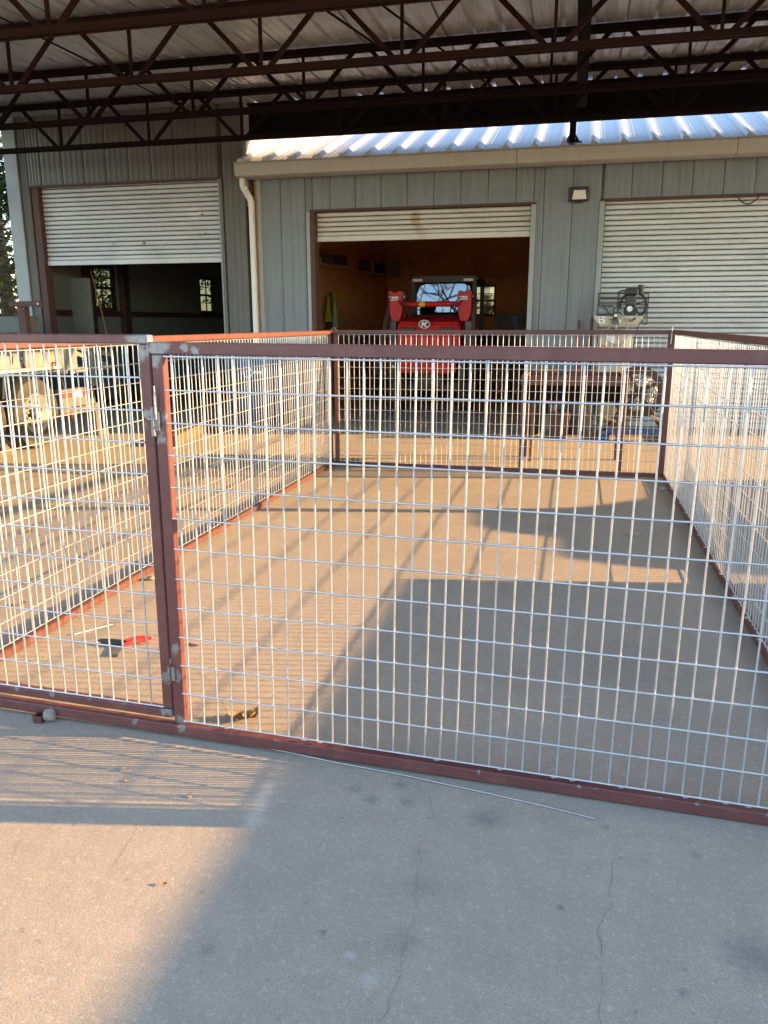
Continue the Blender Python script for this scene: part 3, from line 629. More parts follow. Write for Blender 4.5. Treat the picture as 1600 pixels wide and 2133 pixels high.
B('top', -.5, .15, 10.5, 10.95, .58, .62, m_grey, st, .005)
for x in (-.47, .12):
    for y in (10.53, 10.92): B('leg', x-.02, x+.02, y-.02, y+.02, 0, .58, m_grey, st)
B('shelf', -.48, .13, 10.52, 10.93, .22, .25, m_grey, st)
en = thing('small_engine', 'greasy small engine on the floor under the stand', 'engine', (-.2, 10.2, 0))
B('block', -.32, -.12, 10.08, 10.3, .06, .26, m_weld, en, .02); cyl('cylinder', (-.22, 10.19, .26), (-.22, 10.19, .40), .06, m_grey, en); B('tank', -.30, -.10, 10.1, 10.28, .40, .47, m_redprint, en, .02); cyl('muffler', (-.1, 10.12, .3), (-.02, 10.12, .3), .04, m_jamb, en); B('base', -.36, -.06, 10.04, 10.34, 0, .06, m_grey, en)
tag(cyl('red_pole', (.085, 10.98, .0), (.06, 11.08, 1.30), .013, m_pole), 'tall red pole with a black grip against the wall', 'pole'); gp_ = cyl('grip', (.06, 11.08, 1.301), (.057, 11.09, 1.41), .02, m_black, [o_ for o_ in COL.objects if o_.name == 'red_pole'][0])
# spool of wire on a stand
rl = thing('wire_reel', 'round brown wire reel on a dark stand with blue feet', 'reel', (.79, 10.15, 0))
cx, cy_, cz, rr = .79, 10.12, .56, .31
for yy in (cy_-.07, cy_+.07):
    lathe('flange', [(rr-.085, -.006), (rr, -.008), (rr, .008), (rr-.085, .006), (rr-.085, -.006)], (cx, yy, cz), 'Y', m_card if yy > cy_ else m_jamb, rl, 40)
    for k in range(4):
        a = .5+k*math.pi/2; bar('spoke', (cx, yy, cz), (cx+(rr-.06)*math.cos(a), yy, cz+(rr-.06)*math.sin(a)), .012, .04, m_jamb, rl)
lathe('hub', [(.05, -.10), (.05, .10)], (cx, cy_, cz), 'Y', m_black, rl, 16)
for k in range(14):
    r_ = .12+.008*k; ph = random.uniform(0, 6)
    tube('wire_turn', [(cx+r_*math.cos(a)*random.uniform(.96, 1.05), cy_+random.uniform(-.05, .05), cz+r_*math.sin(a)*random.uniform(.96, 1.05)) for a in [ph+2*math.pi*i/18*.9 for i in range(18)]], .004, m_zinc if k % 3 else m_black, rl, 5)
for s in (-1, 1):
    bar('stand_leg', (cx+s*.02, cy_+.13, cz), (cx+s*.36, cy_+.16, .06), .04, .04, m_black, rl); bar('stand_leg', (cx+s*.02, cy_-.13, cz), (cx+s*.34, cy_-.22, .06), .04, .04, m_black, rl)
    B('foot', cx+s*.36-.05, cx+s*.36+.05, cy_-.3, cy_+.25, .001, .06, m_blue, rl, .01)
B('cross_rail', cx-.34, cx+.34, cy_-.26, cy_-.20, .08, .14, m_blue, rl, .006)
bar('lever', (cx-.45, cy_-.2, .30), (cx-.18, cy_-.26, .20), .025, .025, m_shelf, rl); bar('lever', (cx+.15, cy_-.26, .30), (cx+.45, cy_-.3, .15), .025, .025, m_shelf, rl)

# ------------------------------------------------------------------ air compressor
ac = thing('air_compressor', 'beige upright air compressor with black pump before the white door', 'compressor', (.52, 10.6, 0))
ty = 10.62
lathe('tank', [(.02, .12), (.12, .125), (.19, .16), (.215, .22), (.217, .5), (.215, 1.18), (.19, 1.25), (.12, 1.30), (.02, 1.31)], (.515, ty, 0), 'Z', m_beige, ac, 32)
for a in (.6, 2.5, 4.7): bar('leg', (.515+.17*math.cos(a), ty+.17*math.sin(a), 0), (.515+.19*math.cos(a), ty+.19*math.sin(a), .25), .05, .012, m_beige, ac)
pf = prism('platform', [(.233, 1.462), (.82, 1.462), (.82, 1.43), (.742, 1.345), (.31, 1.345), (.233, 1.43)], ty-.21, ty+.21, 'Y', m_beige, ac, .004)
yp = ty-.212
B('label', .285, .365, yp-.002, yp-.0005, 1.372, 1.455, m_label, pf); B('print', .297, .318, yp-.003, yp-.0021, 1.43, 1.446, m_blackprint, pf); B('print', .325, .357, yp-.003, yp-.0021, 1.428, 1.434, m_blackprint, pf); B('print', .308, .333, yp-.003, yp-.0021, 1.392, 1.408, m_blackprint, pf)
text('lettering', 'USA', .052, facing_cam(.655, yp-.001, 1.408), m_blackprint, pf); prism('emblem', [(.70, 1.44), (.74, 1.44), (.70, 1.40)], yp-.002, yp-.0005, 'Y', m_jamb, pf)
B('data_plate', .40, .50, ty-.2235, ty-.2185, 1.13, 1.22, m_label, ac); text('lettering', 'Ingersoll Rand', .062, facing_cam(.565, ty-.235, 1.05), m_redprint, ac)
lathe('emblem', [(.012, -.002), (.047, -.002), (.047, .002), (.012, .002)], (.365, ty-.215, 1.06), 'Y', m_redprint, ac, 20); text('lettering', 'R', .07, facing_cam(.365, ty-.222, 1.06), m_label, ac)
# pump
B('crankcase', .585, .735, ty-.19, ty-.02, 1.463, 1.58, m_black, ac, .015); B('cylinder', .605, .72, ty-.175, ty-.04, 1.581, 1.71, m_black, ac, .01)
for k in range(6): B('fin', .595, .73, ty-.185, ty-.03, 1.60+.018*k, 1.606+.018*k, m_grey, ac)
B('cylinder_head', .585, .74, ty-.185, ty-.03, 1.712, 1.79, m_black, ac, .012); lathe('air_filter', [(.03, -.055), (.036, -.05), (.036, .05), (.03, .055)], (.768, ty-.12, 1.775), 'Z', m_black, ac, 18)
lathe('badge', [(.004, -.004), (.034, -.004), (.034, .004), (.004, .004)], (.648, ty-.196, 1.545), 'Y', m_label, ac, 24)
fw_ = lathe('flywheel', [(.142, -.022), (.172, -.022), (.172, .022), (.142, .022), (.142, -.022)], (.70, ty+.04, 1.59), 'Y', m_black, ac, 36)
for k in range(5):
    a = .3 + 2*math.pi*k/5; bar('spoke', (.70, ty+.04, 1.59), (.70+.15*math.cos(a), ty+.04, 1.59+.15*math.sin(a)), .02, .032, m_black, fw_, upv=(0, 1, 0))
tube('discharge_pipe', [(.59, ty-.1, 1.765), (.54, ty-.1, 1.765), (.515, ty-.1, 1.75), (.51, ty-.1, 1.70), (.51, ty-.1, 1.5)], .009, m_black, ac)
lathe('motor', [(.04, -.11), (.062, -.09), (.062, .09), (.04, .11)], (.375, ty+.15, 1.53), 'X', m_trim, ac, 20)
gc = bar('belt_guard', (.275, ty+.10, 1.74), (.885, ty+.10, 1.738), .012, .012, m_black, ac)
for p, q in (((.275, ty+.10, 1.46), (.275, ty+.10, 1.735)), ((.885, ty+.10, 1.36), (.885, ty+.10, 1.735)), ((.275, ty+.10, 1.60), (.885, ty+.10, 1.60)), ((.275, ty+.10, 1.67), (.885, ty+.10, 1.67)), ((.84, ty+.10, 1.36), (.885, ty+.10, 1.36)), ((.272, ty-.10, 1.46), (.272, ty-.10, 1.735)), ((.272, ty-.1, 1.738), (.272, ty+.1, 1.738))):
    bar('guard_bar', p, q, .01, .01, m_black, gc)
for i in range(48): cyl('guard_wire', (.285+.0125*i, ty+.103, 1.46 if i < 43 else 1.36), (.285+.0125*i, ty+.103, 1.735), .0012, m_black, gc, 4)
for i in range(22): cyl('guard_wire', (.275, ty+.1045, 1.466+.0125*i), (.885, ty+.1045, 1.466+.0125*i), .0012, m_black, gc, 4)
B('pressure_switch', .455, .51, ty-.29, ty-.22, 1.415, 1.475, m_black, ac, .006); B('label', .465, .50, ty-.292, ty-.2905, 1.45, 1.478, m_label, ac); lathe('gauge', [(.003, -.01), (.022, -.01), (.022, .01), (.003, .01)], (.535, ty-.26, 1.395), 'Y', m_label, ac, 16)
B('manifold', .44, .53, ty-.28, ty-.23, 1.36, 1.41, m_grey, ac, .008); cyl('lever', (.41, ty-.25, 1.415), (.47, ty-.25, 1.415), .004, m_black, ac, 6); cyl('drain', (.50, ty-.26, 1.30), (.50, ty-.26, 1.36), .008, m_steel, ac, 8)
tube('cable', [(.34, ty-.05, 1.56), (.38, ty-.15, 1.54), (.40, ty-.22, 1.49), (.46, ty-.25, 1.465)], .007, m_black, ac)
hp = [(.50, ty-.25, 1.50)] + [(.52+.0, ty-.26, 1.5)] + [(.515+.125*math.cos(a), ty-.27, 1.24+.15*math.sin(a)+.0) for a in [R(100-8*i) for i in range(46)]]
tube('hose', [(.53, ty-.24, 1.54), (.57, ty-.26, 1.48), (.61, ty-.27, 1.40), (.635, ty-.27, 1.30)] + [(.51+.125*math.cos(R(a)), ty-.27, 1.24+.13*math.sin(R(a))) for a in range(10, -200, -12)] + [(.43, ty-.27, 1.345), (.49, ty-.26, 1.37)], .009, m_hose, ac)
tube('power_cord', [(.86, ty+.08, 1.6), (.86, ty, 1.48), (.82, ty-.03, 1.40), (.77, ty-.05, 1.33), (.72, ty+.2, .9), (.74, ty+.2, .05)], .006, m_black, ac)
B('backing_post', .20, .24, 10.95, 11.0, 0, 1.45, m_jamb, ac)

# ------------------------------------------------------------------ tractor in the open bay
tr = thing('red_tractor', 'red compact tractor with loader arms parked in the open bay', 'tractor', (-2.22, 13.6, 0))
XC = -2.20
hood = prism('hood', [(12.33, .80), (12.30, 1.0), (12.31, 1.30), (12.36, 1.385), (12.5, 1.42), (13.6, 1.52), (13.75, 1.50), (13.75, .80)], XC-.49, XC+.49, 'X', m_red, tr, .035)
B('grille', XC-.40, XC+.40, 12.285, 12.32, .80, 1.18, m_redprint, hood, .008)
for k in range(5): B('grille_rib', XC-.38+.18*k, XC-.33+.18*k, 12.262, 12.29, .80, 1.20, m_red, hood, .008)
for s in (-1, 1): B('head_lamp', XC+s*.30-.11, XC+s*.30+.11, 12.27, 12.33, 1.24, 1.315, m_jamb, hood, .012)
lathe('emblem', [(.001, -.004), (.09, -.004), (.09, .004), (.001, .004)], (XC-.05, 12.285, 1.36), 'Y', m_label, hood, 32).scale = (1, 1, .72)
lathe('emblem_field', [(.001, -.003), (.078, -.003), (.078, .003), (.001, .003)], (XC-.05, 12.279, 1.36), 'Y', m_jamb, hood, 32).scale = (1, 1, .70)
prism('emblem_mark', [(XC-.085, 1.40), (XC-.055, 1.40), (XC-.06, 1.37), (XC-.01, 1.40), (XC+.015, 1.40), (XC-.035, 1.355), (XC+.01, 1.32), (XC-.03, 1.32), (XC-.07, 1.35), (XC-.075, 1.32), (XC-.10, 1.32)], 12.268, 12.274, 'Y', m_label, hood)
B('bumper', XC-.46, XC+.46, 12.2, 12.28, .62, .79, m_red, tr, .02)
for s in (-1, 1):
    B('tie_hole', XC+s*.52-.02, XC+s*.52+.02, 12.18, 12.20, .70, .74, m_label, tr, .004); B('front_guard', XC+s*.56-.05, XC+s*.56+.05, 12.21, 12.40, .5, .80, m_black, tr, .01)
for s in (-1, 1):
    ux = XC + s*.545 - .01; hw = .105
    u = prism('loader_upright', [(ux-hw, 1.86), (ux-hw*.55, 1.865), (ux-hw*.3, 1.84), (ux+hw*.3, 1.845), (ux+hw*.6, 1.875), (ux+hw, 1.85), (ux+hw, 1.56), (ux+hw*.8, 1.47), (ux+hw*.45, 1.41), (ux-hw*.55, 1.41), (ux-hw*.85, 1.52)], 12.50, 12.68, 'Y', m_red, tr, .006)
    B('sticker', ux-.075, ux+.045, 12.492, 12.4995, 1.72, 1.78, m_label, u); B('print', ux-.07, ux-.05, 12.489, 12.4915, 1.735, 1.77, m_navy, u); B('print', ux-.04, ux+.04, 12.489, 12.4915, 1.728, 1.742, m_redprint, u); B('print', ux-.04, ux+.035, 12.489, 12.4915, 1.755, 1.762, m_grey, u)
    lathe('pivot_pin', [(.001, -.13), (.03, -.13), (.03, .13), (.001, .13)], (ux, 12.6, 1.78), 'X', m_steel, tr, 14)
    B('loader_mount', XC+s*.60-.055, XC+s*.60+.055, 12.52, 12.66, .55, 1.405, m_grey, tr, .01)
    bar('loader_arm', (XC+s*.66, 12.75, 1.80), (XC+s*.74, 11.95, .62), .07, .13, m_jamb, tr, .01); cyl('hydraulic_ram', (XC+s*.62, 12.7, 1.2), (XC+s*.70, 12.2, .8), .03, m_steel, tr)
cyl('torque_tube', (XC-.45, 12.6, 1.665), (XC+.44, 12.6, 1.665), .042, m_red, tr, 20); cyl('caution_band', (XC-.19, 12.6, 1.665), (XC-.10, 12.6, 1.665), .0435, m_yellow, tr, 20)
for s_ in (-1, 1):
    tube('hydraulic_hose', [(XC+s_*.50, 12.48, 1.72), (XC+s_*.40, 12.44, 1.60), (XC+s_*.36, 12.50, 1.50), (XC+s_*.42, 12.7, 1.45)], .012, m_black, tr, 6); tube('hydraulic_hose', [(XC+s_*.44, 12.49, 1.74), (XC+s_*.34, 12.46, 1.63), (XC+s_*.30, 12.55, 1.52)], .010, m_black, tr, 6)
# cab
cab = B('cab_roof', XC-.60, XC+.56, 13.95, 15.3, 2.06, 2.16, m_black, tr, .03)
for x in (XC-.57, XC+.50):
    bar('cab_pillar', (x, 14.12, 1.30), (x, 14.05, 2.06), .07, .07, m_black, tr); bar('cab_pillar', (x, 15.2, .9), (x, 15.2, 2.06), .07, .07, m_black, tr)
B('cab_cowl', XC-.55, XC+.48, 14.0, 14.3, 1.0, 1.50, m_black, tr, .02)
scr = [(-.50, 1.52), (.43, 1.52), (.45, 1.85), (.40, 2.0), (.30, 2.035), (-.36, 2.035), (-.46, 2.0), (-.52, 1.85)]
prism('windscreen', [(XC+x, z) for x, z in scr], 14.075, 14.08, 'Y', m_wind, tr, smooth=None, mw=Matrix.Translation((0, 14.08, 1.52)) @ Matrix.Rotation(R(-2.5), 4, 'X') @ Matrix.Translation((0, -14.08, -1.52)))
for s in (-1, 1):
    B('work_lamp', XC+s*.44-.12, XC+s*.44+.06, 13.88, 13.95, 2.065, 2.115, m_lens, tr, .01)
cyl('steering_wheel', (XC-.05, 14.6, 1.5), (XC-.05, 14.62, 1.52), .18, m_black, tr); B('seat', XC-.28, XC+.2, 14.8, 15.1, 1.0, 1.7, m_black, tr, .05)
tube('wiper', [(XC-.1, 14.02, 2.03), (XC-.05, 14.03, 1.9), (XC+.12, 14.03, 1.62)], .008, m_black, tr, 5); tube('wiper', [(XC-.5, 14.05, 1.66), (XC, 14.04, 1.70), (XC+.45, 14.05, 1.66)], .010, m_black, tr, 5)
B('exhaust', XC+.30, XC+.36, 13.4, 13.46, 1.5, 1.72, m_black, tr, .01)
def tyre(root, c, r, wd, rim=.55, rimmat=m_beige):
    w_ = lathe('wheel', [(r*rim, -wd*.4), (r*.9, -wd*.5), (r*.97, -wd*.46), (r, -wd*.35), (r, wd*.35), (r*.97, wd*.46), (r*.9, wd*.5), (r*rim, wd*.4), (r*rim, -wd*.4)], c, 'X', m_rubber, root, 40)
    lathe('rim', [(.02, wd*.1), (r*rim*.5, wd*.12), (r*rim*.8, wd*.3), (r*rim*.98, wd*.42), (r*rim*1.03, wd*.44), (r*rim*1.03, -wd*.42), (.02, -wd*.3)], c, 'X', rimmat, w_, 32)
    return w_
for s in (-1, 1):
    tyre(tr, (XC+s*.56, 12.85, .38), .38, .24, .5, m_steel); tyre(tr, (XC+s*.66, 14.75, .60), .60, .34, .5, m_steel)
B('axle', XC-.5, XC+.5, 12.8, 12.92, .3, .44, m_black, tr); B('chassis', XC-.22, XC+.22, 12.4, 15.2, .42, .80, m_black, tr, .02)

# ------------------------------------------------------------------ things in the bay
def shelf(p, q, label, items):
    s = thing('wall_shelf', label, 'shelf', ((p[0]+q[0])/2-.15, (p[1]+q[1])/2, p[2]-.3))
    d = (Vector(q)-Vector(p)); ang = math.atan2(d.y, d.x); mid = (Vector(p)+Vector(q))/2
    mw = Matrix.Translation(mid) @ Matrix.Rotation(ang, 4, 'Z')
    put('plank', box_mesh(d.length, .36, .03, m_shelf, .003), mw @ Matrix.Translation((0, .18, -.015)), s)
    for t in (.15, .85): bar('bracket', Vector(p).lerp(Vector(q), t)+Vector((-.02, .02, -.035)), Vector(p).lerp(Vector(q), t)+Vector((-.33, .06, -.035)), .02, .01, m_shelf, s)
    for i, (t, wd, dp, h, mt, lab, cat, nm, z0) in enumerate(items):
        c = Vector(p).lerp(Vector(q), t)
        o_ = thing(nm, lab, cat, (c.x-.15, c.y, p[2]+z0))
        mo = Matrix.Translation(Vector((c.x, c.y, p[2]+z0))) @ Matrix.Rotation(ang, 4, 'Z') @ Matrix.Translation((0, .16, h/2+.001))
        put('body', box_mesh(wd, dp, h, mt, .012), mo, o_); put('lid', box_mesh(wd*.9, dp*.9, .02, m_dark, .004), mo @ Matrix.Translation((0, 0, h/2+.0105)), o_)
shelf((-4.40, 13.5, 2.40), (-4.10, 15.15, 2.40), 'upper plank shelf on the plywood wall by the open door', [
    (.10, .30, .28, .10, m_shelf, 'flat pale carton at the near end of the upper shelf', 'box', 'shelf_carton', 0), (.10, .26, .25, .13, m_orangewood, 'orange box on top of the flat carton', 'box', 'orange_box', .122), (.17, .16, .2, .09, m_label, 'white box on top of the orange one', 'box', 'white_box', .275),
    (.42, .34, .22, .16, m_grey, 'dark case beside the orange box', 'case', 'tool_case', 0), (.56, .03, .06, .26, m_shelf, 'upright pale stick on the upper shelf', 'stick', 'wood_stick', 0), (.72, .36, .22, .18, m_jamb, 'dark brown case at the far end of the upper shelf', 'case', 'tool_case', 0), (.93, .03, .06, .18, m_shelf, 'short pale upright at the far end of the shelf', 'stick', 'wood_stick', 0)])
shelf((-4.40, 16.4, 2.43), (-3.96, 18.4, 2.43), 'lower plank shelf deeper inside the open bay', [
    (.25, .40, .22, .22, m_grey, 'grey crate on the deeper shelf', 'crate', 'storage_crate', 0), (.45, .12, .12, .26, m_shelf, 'pale tall tin on the deeper shelf', 'tin', 'paint_tin', 0), (.66, .2, .2, .2, m_jamb, 'rusty tin beside the large carton', 'tin', 'paint_tin', 0), (.92, .44, .3, .30, m_card, 'large tan carton at the end of the deeper shelf', 'box', 'shelf_carton', 0)])
vst = thing('hi_vis_vest', 'yellow hi-vis vest hanging on the plywood wall', 'vest', (-4.35, 14.5, 1.2))
def drape(name, pts_top, pts_bot, mat, x, seed):
    rn = random.Random(seed); bm = bmesh.new(); rows = []
    for i in range(9):
        t = i/8; row = []
        for j in range(7):
            s = j/6; y = (pts_top[0]*(1-s)+pts_top[1]*s)*(1-t) + (pts_bot[0]*(1-s)+pts_bot[1]*s)*t; z = pts_top[2]*(1-t)+pts_bot[2]*t
            row.append(bm.verts.new((x + .05 + .035*math.sin(s*9+seed+t*2)*(.4+t), y, z)))
        rows.append(row)
    for a, c in zip(rows, rows[1:]):
        for j in range(6): bm.faces.new((a[j], a[j+1], c[j+1], c[j]))
    bmesh.ops.solidify(bm, geom=bm.faces[:], thickness=.012)
    return put(name, finish(bm, name, mat, 60), None, vst)
drape('front_panel', (14.42, 14.50, 1.95), (14.52, 14.85, 1.32), m_hivis, -4.42, 1); drape('back_panel', (14.15, 14.3, 1.85), (14.1, 14.25, 1.40), m_hivis, -4.42, 3); drape('reflective_strip', (14.48, 14.52, 1.75), (14.45, 14.55, 1.25), m_label, -4.40, 5); drape('dark_lining', (14.3, 14.42, 1.93), (14.15, 14.5, 1.15), m_dark, -4.44, 2)
hk = thing('hanging_straps', 'bundle of dark straps hanging left of the vest', 'straps', (-4.45, 13.4, 1.55))
for i in range(6):
    y = 13.25+.06*i; tube('strap', [(-4.44, y, 1.88), (-4.42, y-.03, 1.7), (-4.41, y+.02*(-1)**i, 1.5), (-4.43, y+.04, 1.62-.05*i)], .012, m_black if i % 2 else m_grey, hk, 6)
B('hook_rail', -4.475, -4.45, 13.15, 13.75, 1.87, 1.90, m_jamb, hk)
bg_ = thing('bench_grinder', 'blue bench grinder on a pedestal at the back of the bay', 'grinder', (-1.05, 15.6, 0))
B('pedestal', -1.09, -1.01, 15.56, 15.64, .02, 1.32, m_grey, bg_); B('foot', -1.2, -.9, 15.45, 15.75, .001, .02, m_grey, bg_); B('motor', -1.16, -1.04, 15.52, 15.68, 1.321, 1.50, m_blue, bg_, .02)
cyl('shaft', (-1.04, 15.6, 1.43), (-.85, 15.6, 1.45), .018, m_black, bg_); cyl('wheel', (-.96, 15.6, 1.44), (-.93, 15.6, 1.44), .085, m_black, bg_); bar('handle', (-.9, 15.6, 1.35), (-.87, 15.6, 1.54), .018, .018, m_black, bg_)
wb = thing('work_bench', 'cluttered workbench along the right of the open bay', 'bench', (-.75, 16.2, 0))
B('top', -1.45, -.12, 15.9, 16.9, .88, .93, m_shelf, wb, .005)
for x in (-1.4, -.17):
    for y in (15.95, 16.85): B('leg', x-.04, x+.04, y-.04, y+.04, 0, .88, m_shelf, wb)
# blue drum by the corner
dr = thing('blue_drum', 'dark blue plastic drum with a pale round emblem by the downspout', 'drum', (-4.3, 10.65, 0))
lathe('barrel', [(.02, .0), (.29, .0), (.31, .03), (.325, .25), (.33, .30), (.325, .35), (.325, .62), (.33, .66), (.325, .70), (.30, .90), (.28, .93), (.02, .93)], (-4.3, 10.65, .001), 'Z', m_navy, dr, 32)
em = []
for i in range(25):
    a = 2*math.pi*i/24; hx = -4.37+.07*math.cos(a); em.append((hx, 10.65-math.sqrt(.329**2-(hx+4.3)**2), .72+.07*math.sin(a)))
tube('emblem', em[:-1], .006, m_label, dr, 5, True)
for k in range(4): B('print', -4.28+.035*k, -4.255+.035*k, 10.65-.334, 10.65-.318, .70, .74, m_label, dr)
B('lid_ring', -4.42, -4.18, 10.6, 10.7, .931, .95, m_grey, dr, .005)

# ------------------------------------------------------------------ flatbed trailer on the left
tl = thing('utility_trailer', 'white utility trailer with one pale steel wheel showing', 'trailer', (-6.7, 7.5, 0))
XF = -5.85
W_ = tyre(tl, (XF-.12, 7.80, .392), .392, .235, .56, m_white)
for k in range(8):
    a = 2*math.pi*k/8+.2; lathe('hand_hole', [(.001, -.006), (.021, -.006), (.021, .006), (.001, .006)], (XF-.068, 7.80+.145*math.cos(a), .392+.145*math.sin(a)), 'X', m_black, W_, 12)
    a += .39; lathe('lug_nut', [(.001, -.012), (.012, -.012), (.012, .016), (.001, .02)], (XF-.075, 7.80+.085*math.cos(a), .392+.085*math.sin(a)), 'X', m_steel, W_, 6)
lathe('hub', [(.05, -.02), (.055, .03), (.035, .05), (.001, .055)], (XF-.08, 7.80, .392), 'X', m_black, W_, 20)
tyre(tl, (XF-1.65, 7.80, .392), .392, .235, .56, m_cream); tyre(tl, (XF-.12, 6.90, .392), .392, .235, .56, m_cream); tyre(tl, (XF-1.65, 6.90, .392), .392, .235, .56, m_cream)
B('axle', XF-1.6, XF-.2, 7.76, 7.84, .35, .43, m_black, tl)
fd = prism('fender', [(7.30, .60), (7.34, .80), (7.42, .845), (8.18, .845), (8.28, .80), (8.36, .55), (8.38, .55), (8.31, .82), (8.20, .866), (7.40, .866), (7.31, .82), (7.27, .60)], XF-.28, XF-.02, 'X', m_black, tl)
[B('side_panel', XF-.03, XF-.002, ya, yb, .905, 1.075, m_white, tl, .006) for ya, yb in ((3.2, 4.15), (4.3, 5.1), (5.3, 6.1), (6.3, 7.0), (7.16, 7.56), (7.68, 8.2))]; B('top_rail', XF-.06, XF+.005, 3.2, 8.6, 1.125, 1.185, m_white, tl, .008)
for y in (4.2, 5.2, 6.2, 7.05, 7.75, 8.24): B('stake', XF-.04, XF+.006, y-.035, y+.035, .88, 1.124, m_white, tl, .005)
B('lower_rail', XF-.06, XF+.004, 3.2, 8.3, .868, .90, m_cream, tl, .004); B('bed', XF-1.75, XF-.065, 3.2, 8.3, .90, .95, m_shelf, tl)
for y in (7.42, 7.98, 6.6): tube('tie_hook', [(XF+.01, y-.03, 1.06), (XF+.02, y, 1.065), (XF+.025, y+.02, 1.04), (XF+.02, y+.02, .97), (XF+.02, y+.005, .955)], .008, m_black, tl, 6)
lathe('ring', [(.044, -.005), (.056, -.005), (.056, .005), (.044, .005), (.044, -.005)], (XF+.02, 8.16, .90), 'X', m_jamb, tl, 20)
bar('tongue_brace', (XF-.05, 8.4, 1.15), (XF-.1, 9.5, .98), .05, .06, m_white, tl); bar('tongue_brace', (XF-.05, 8.4, 1.10), (XF-.1, 9.4, .85), .04, .05, m_white, tl)
B('rear_frame', XF-.10, XF, 8.28, 8.62, .80, 1.12, m_white, tl, .006); B('gooseneck_beam', XF-.12, XF-.02, 8.24, 9.4, .80, .86, m_white, tl, .005)
cyl('jack_screw', (XF+.01, 8.47, .86), (XF+.01, 8.47, 1.17), .012, m_steel, tl, 8); cyl('jack_head', (XF+.01, 8.47, 1.17), (XF+.01, 8.47, 1.215), .03, m_steel, tl, 10); lathe('jack_foot', [(.01, 0), (.06, 0), (.05, .04), (.01, .05)], (XF+.01, 8.47, .80), 'Z', m_black, tl, 14)
bp = B('bumper', XF-.08, XF, 8.25, 9.0, .40, .62, m_grey, tl, .006)
for k, mt in enumerate((m_redprint, m_label, m_redprint)): B('reflective_tape', XF+.0005, XF+.003, 8.26+.2*k, 8.455+.2*k, .515, .59, mt, bp)
B('step', XF-.2, XF+.01, 8.22, 8.9, .33, .39, m_orangewood, tl, .006); B('step_leg', XF-.06, XF-.01, 8.42, 8.5, .24, .33, m_orangewood, tl)
B('landing_leg', XF-.08, XF, 8.92, 9.02, .06, 1.05, m_grey, tl, .008); B('landing_foot', XF-.14, XF+.06, 8.85, 9.1, .001, .06, m_grey, tl, .008)
prism('wheel_chock_block', [(7.15, 0), (7.40, 0), (7.27, .14)], XF-.25, XF-.05, 'X', m_orangewood, tl)
for y in (3.6, 4.6): B('cross_member', XF-1.7, XF-.1, y-.04, y+.04, .8, .9, m_black, tl)
B('tongue_leg', XF-.9, XF-.8, 3.3, 3.4, .001, .8, m_grey, tl)
tag(bar('orange_beam', (-4.42, 8.2, .07), (-4.70, 9.7, .07), .10, .12, m_orangewood, None, .006), 'orange timber beam lying on the ground behind the left panel', 'timber')
# rack at far left
rk = thing('steel_rack', 'dark steel bracket rack at the left edge before the wall', 'rack', (-7.2, 9.5, 0))
B('arm', -7.39, -6.88, 9.47, 9.53, 1.601, 1.67, m_jamb, rk, .006); B('upright', -7.25, -7.13, 9.45, 9.55, 0, 1.60, m_jamb, rk, .006); cyl('bolt', (-6.93, 9.455, 1.635), (-6.93, 9.47, 1.635), .014, m_steel, rk, 8); B('foot', -7.4, -7.0, 9.3, 9.7, .001, .03, m_grey, rk)
ws = thing('timber_stack', 'grey weathered timbers stacked at the far left', 'timber', (-8.3, 9.9, 0))
for k in range(5): B('timber', -9.6, -7.35-.1*(k % 2), 9.75+.02*k, 9.95+.02*k, .05+.30*k, .28+.30*k, m_boarddark, ws, .01)
B('bearer', -9.4, -9.3, 9.7, 10.05, .001, .05, m_boarddark, ws); B('bearer', -7.9, -7.8, 9.7, 10.05, .001, .05, m_boarddark, ws)
for k in range(4):
    for x in (-9.2, -7.8): B('spacer', x-.05, x+.05, 9.76+.02*k, 9.94+.02*k, .28+.30*k, .35+.30*k, m_boarddark, ws)

# ------------------------------------------------------------------ unseen things added right of the view to shade the pen floor
ct = thing('unseen_shade_skip', 'unseen rust brown steel skip added right of the carport to shade the pen floor', 'skip', (6.6, 0, 0))
c0, c1, d0, d1, hh = 5.53, 7.75, -5.5, 5.34, 1.675  # place and height of the added skip set its shade edge on the floor
B('end_wall', c0+.05, c1-.05, d1-.06, d1-.01, .15, hh-.02, m_jamb, ct); B('end_wall', c0+.05, c1-.05, d0+.01, d0+.06, .15, hh-.02, m_jamb, ct); B('floor', c0+.05, c1-.05, d0+.06, d1-.06, .06, .15, m_jamb, ct)
for x in (c0, c1-.1):
    B('side_wall', x+.03, x+.07, d0+.06, d1-.06, .15, hh-.08, m_jamb, ct); B('top_rail', x, x+.1, d0, d1, hh-.08, hh, m_jamb, ct); B('bottom_rail', x, x+.1, d0, d1, .001, .15, m_jamb, ct)
    for k in range(16): B('side_rib', x+.005, x+.095, d0+.3+.68*k, d0+.38+.68*k, .15, hh-.08, m_jamb, ct)
uv = thing('unseen_shade_vehicle', 'unseen dark grey utility vehicle right of the carport, shaped to shade the pen floor', 'utility vehicle', (7.6, 7.5, 0))
pr = [(5.80, .45), (5.82, 1.64), (5.92, 1.76), (6.10, 1.85), (6.58, 1.86), (6.66, 1.95), (6.88, 2.01), (7.38, 2.02), (7.42, 1.83), (7.54, 1.77), (7.80, 1.675), (8.5, 1.66), (8.62, 1.5), (8.64, .45)]  # unseen body profile, drawn to cast the stepped, rounded shade
prism('body', pr, 7.0, 8.4, 'X', m_grey, uv, .03)
for y in (6.4, 8.2):
    for x in (7.12, 8.28): tyre(uv, (x, y, .36), .36, .24, .5, m_steel)
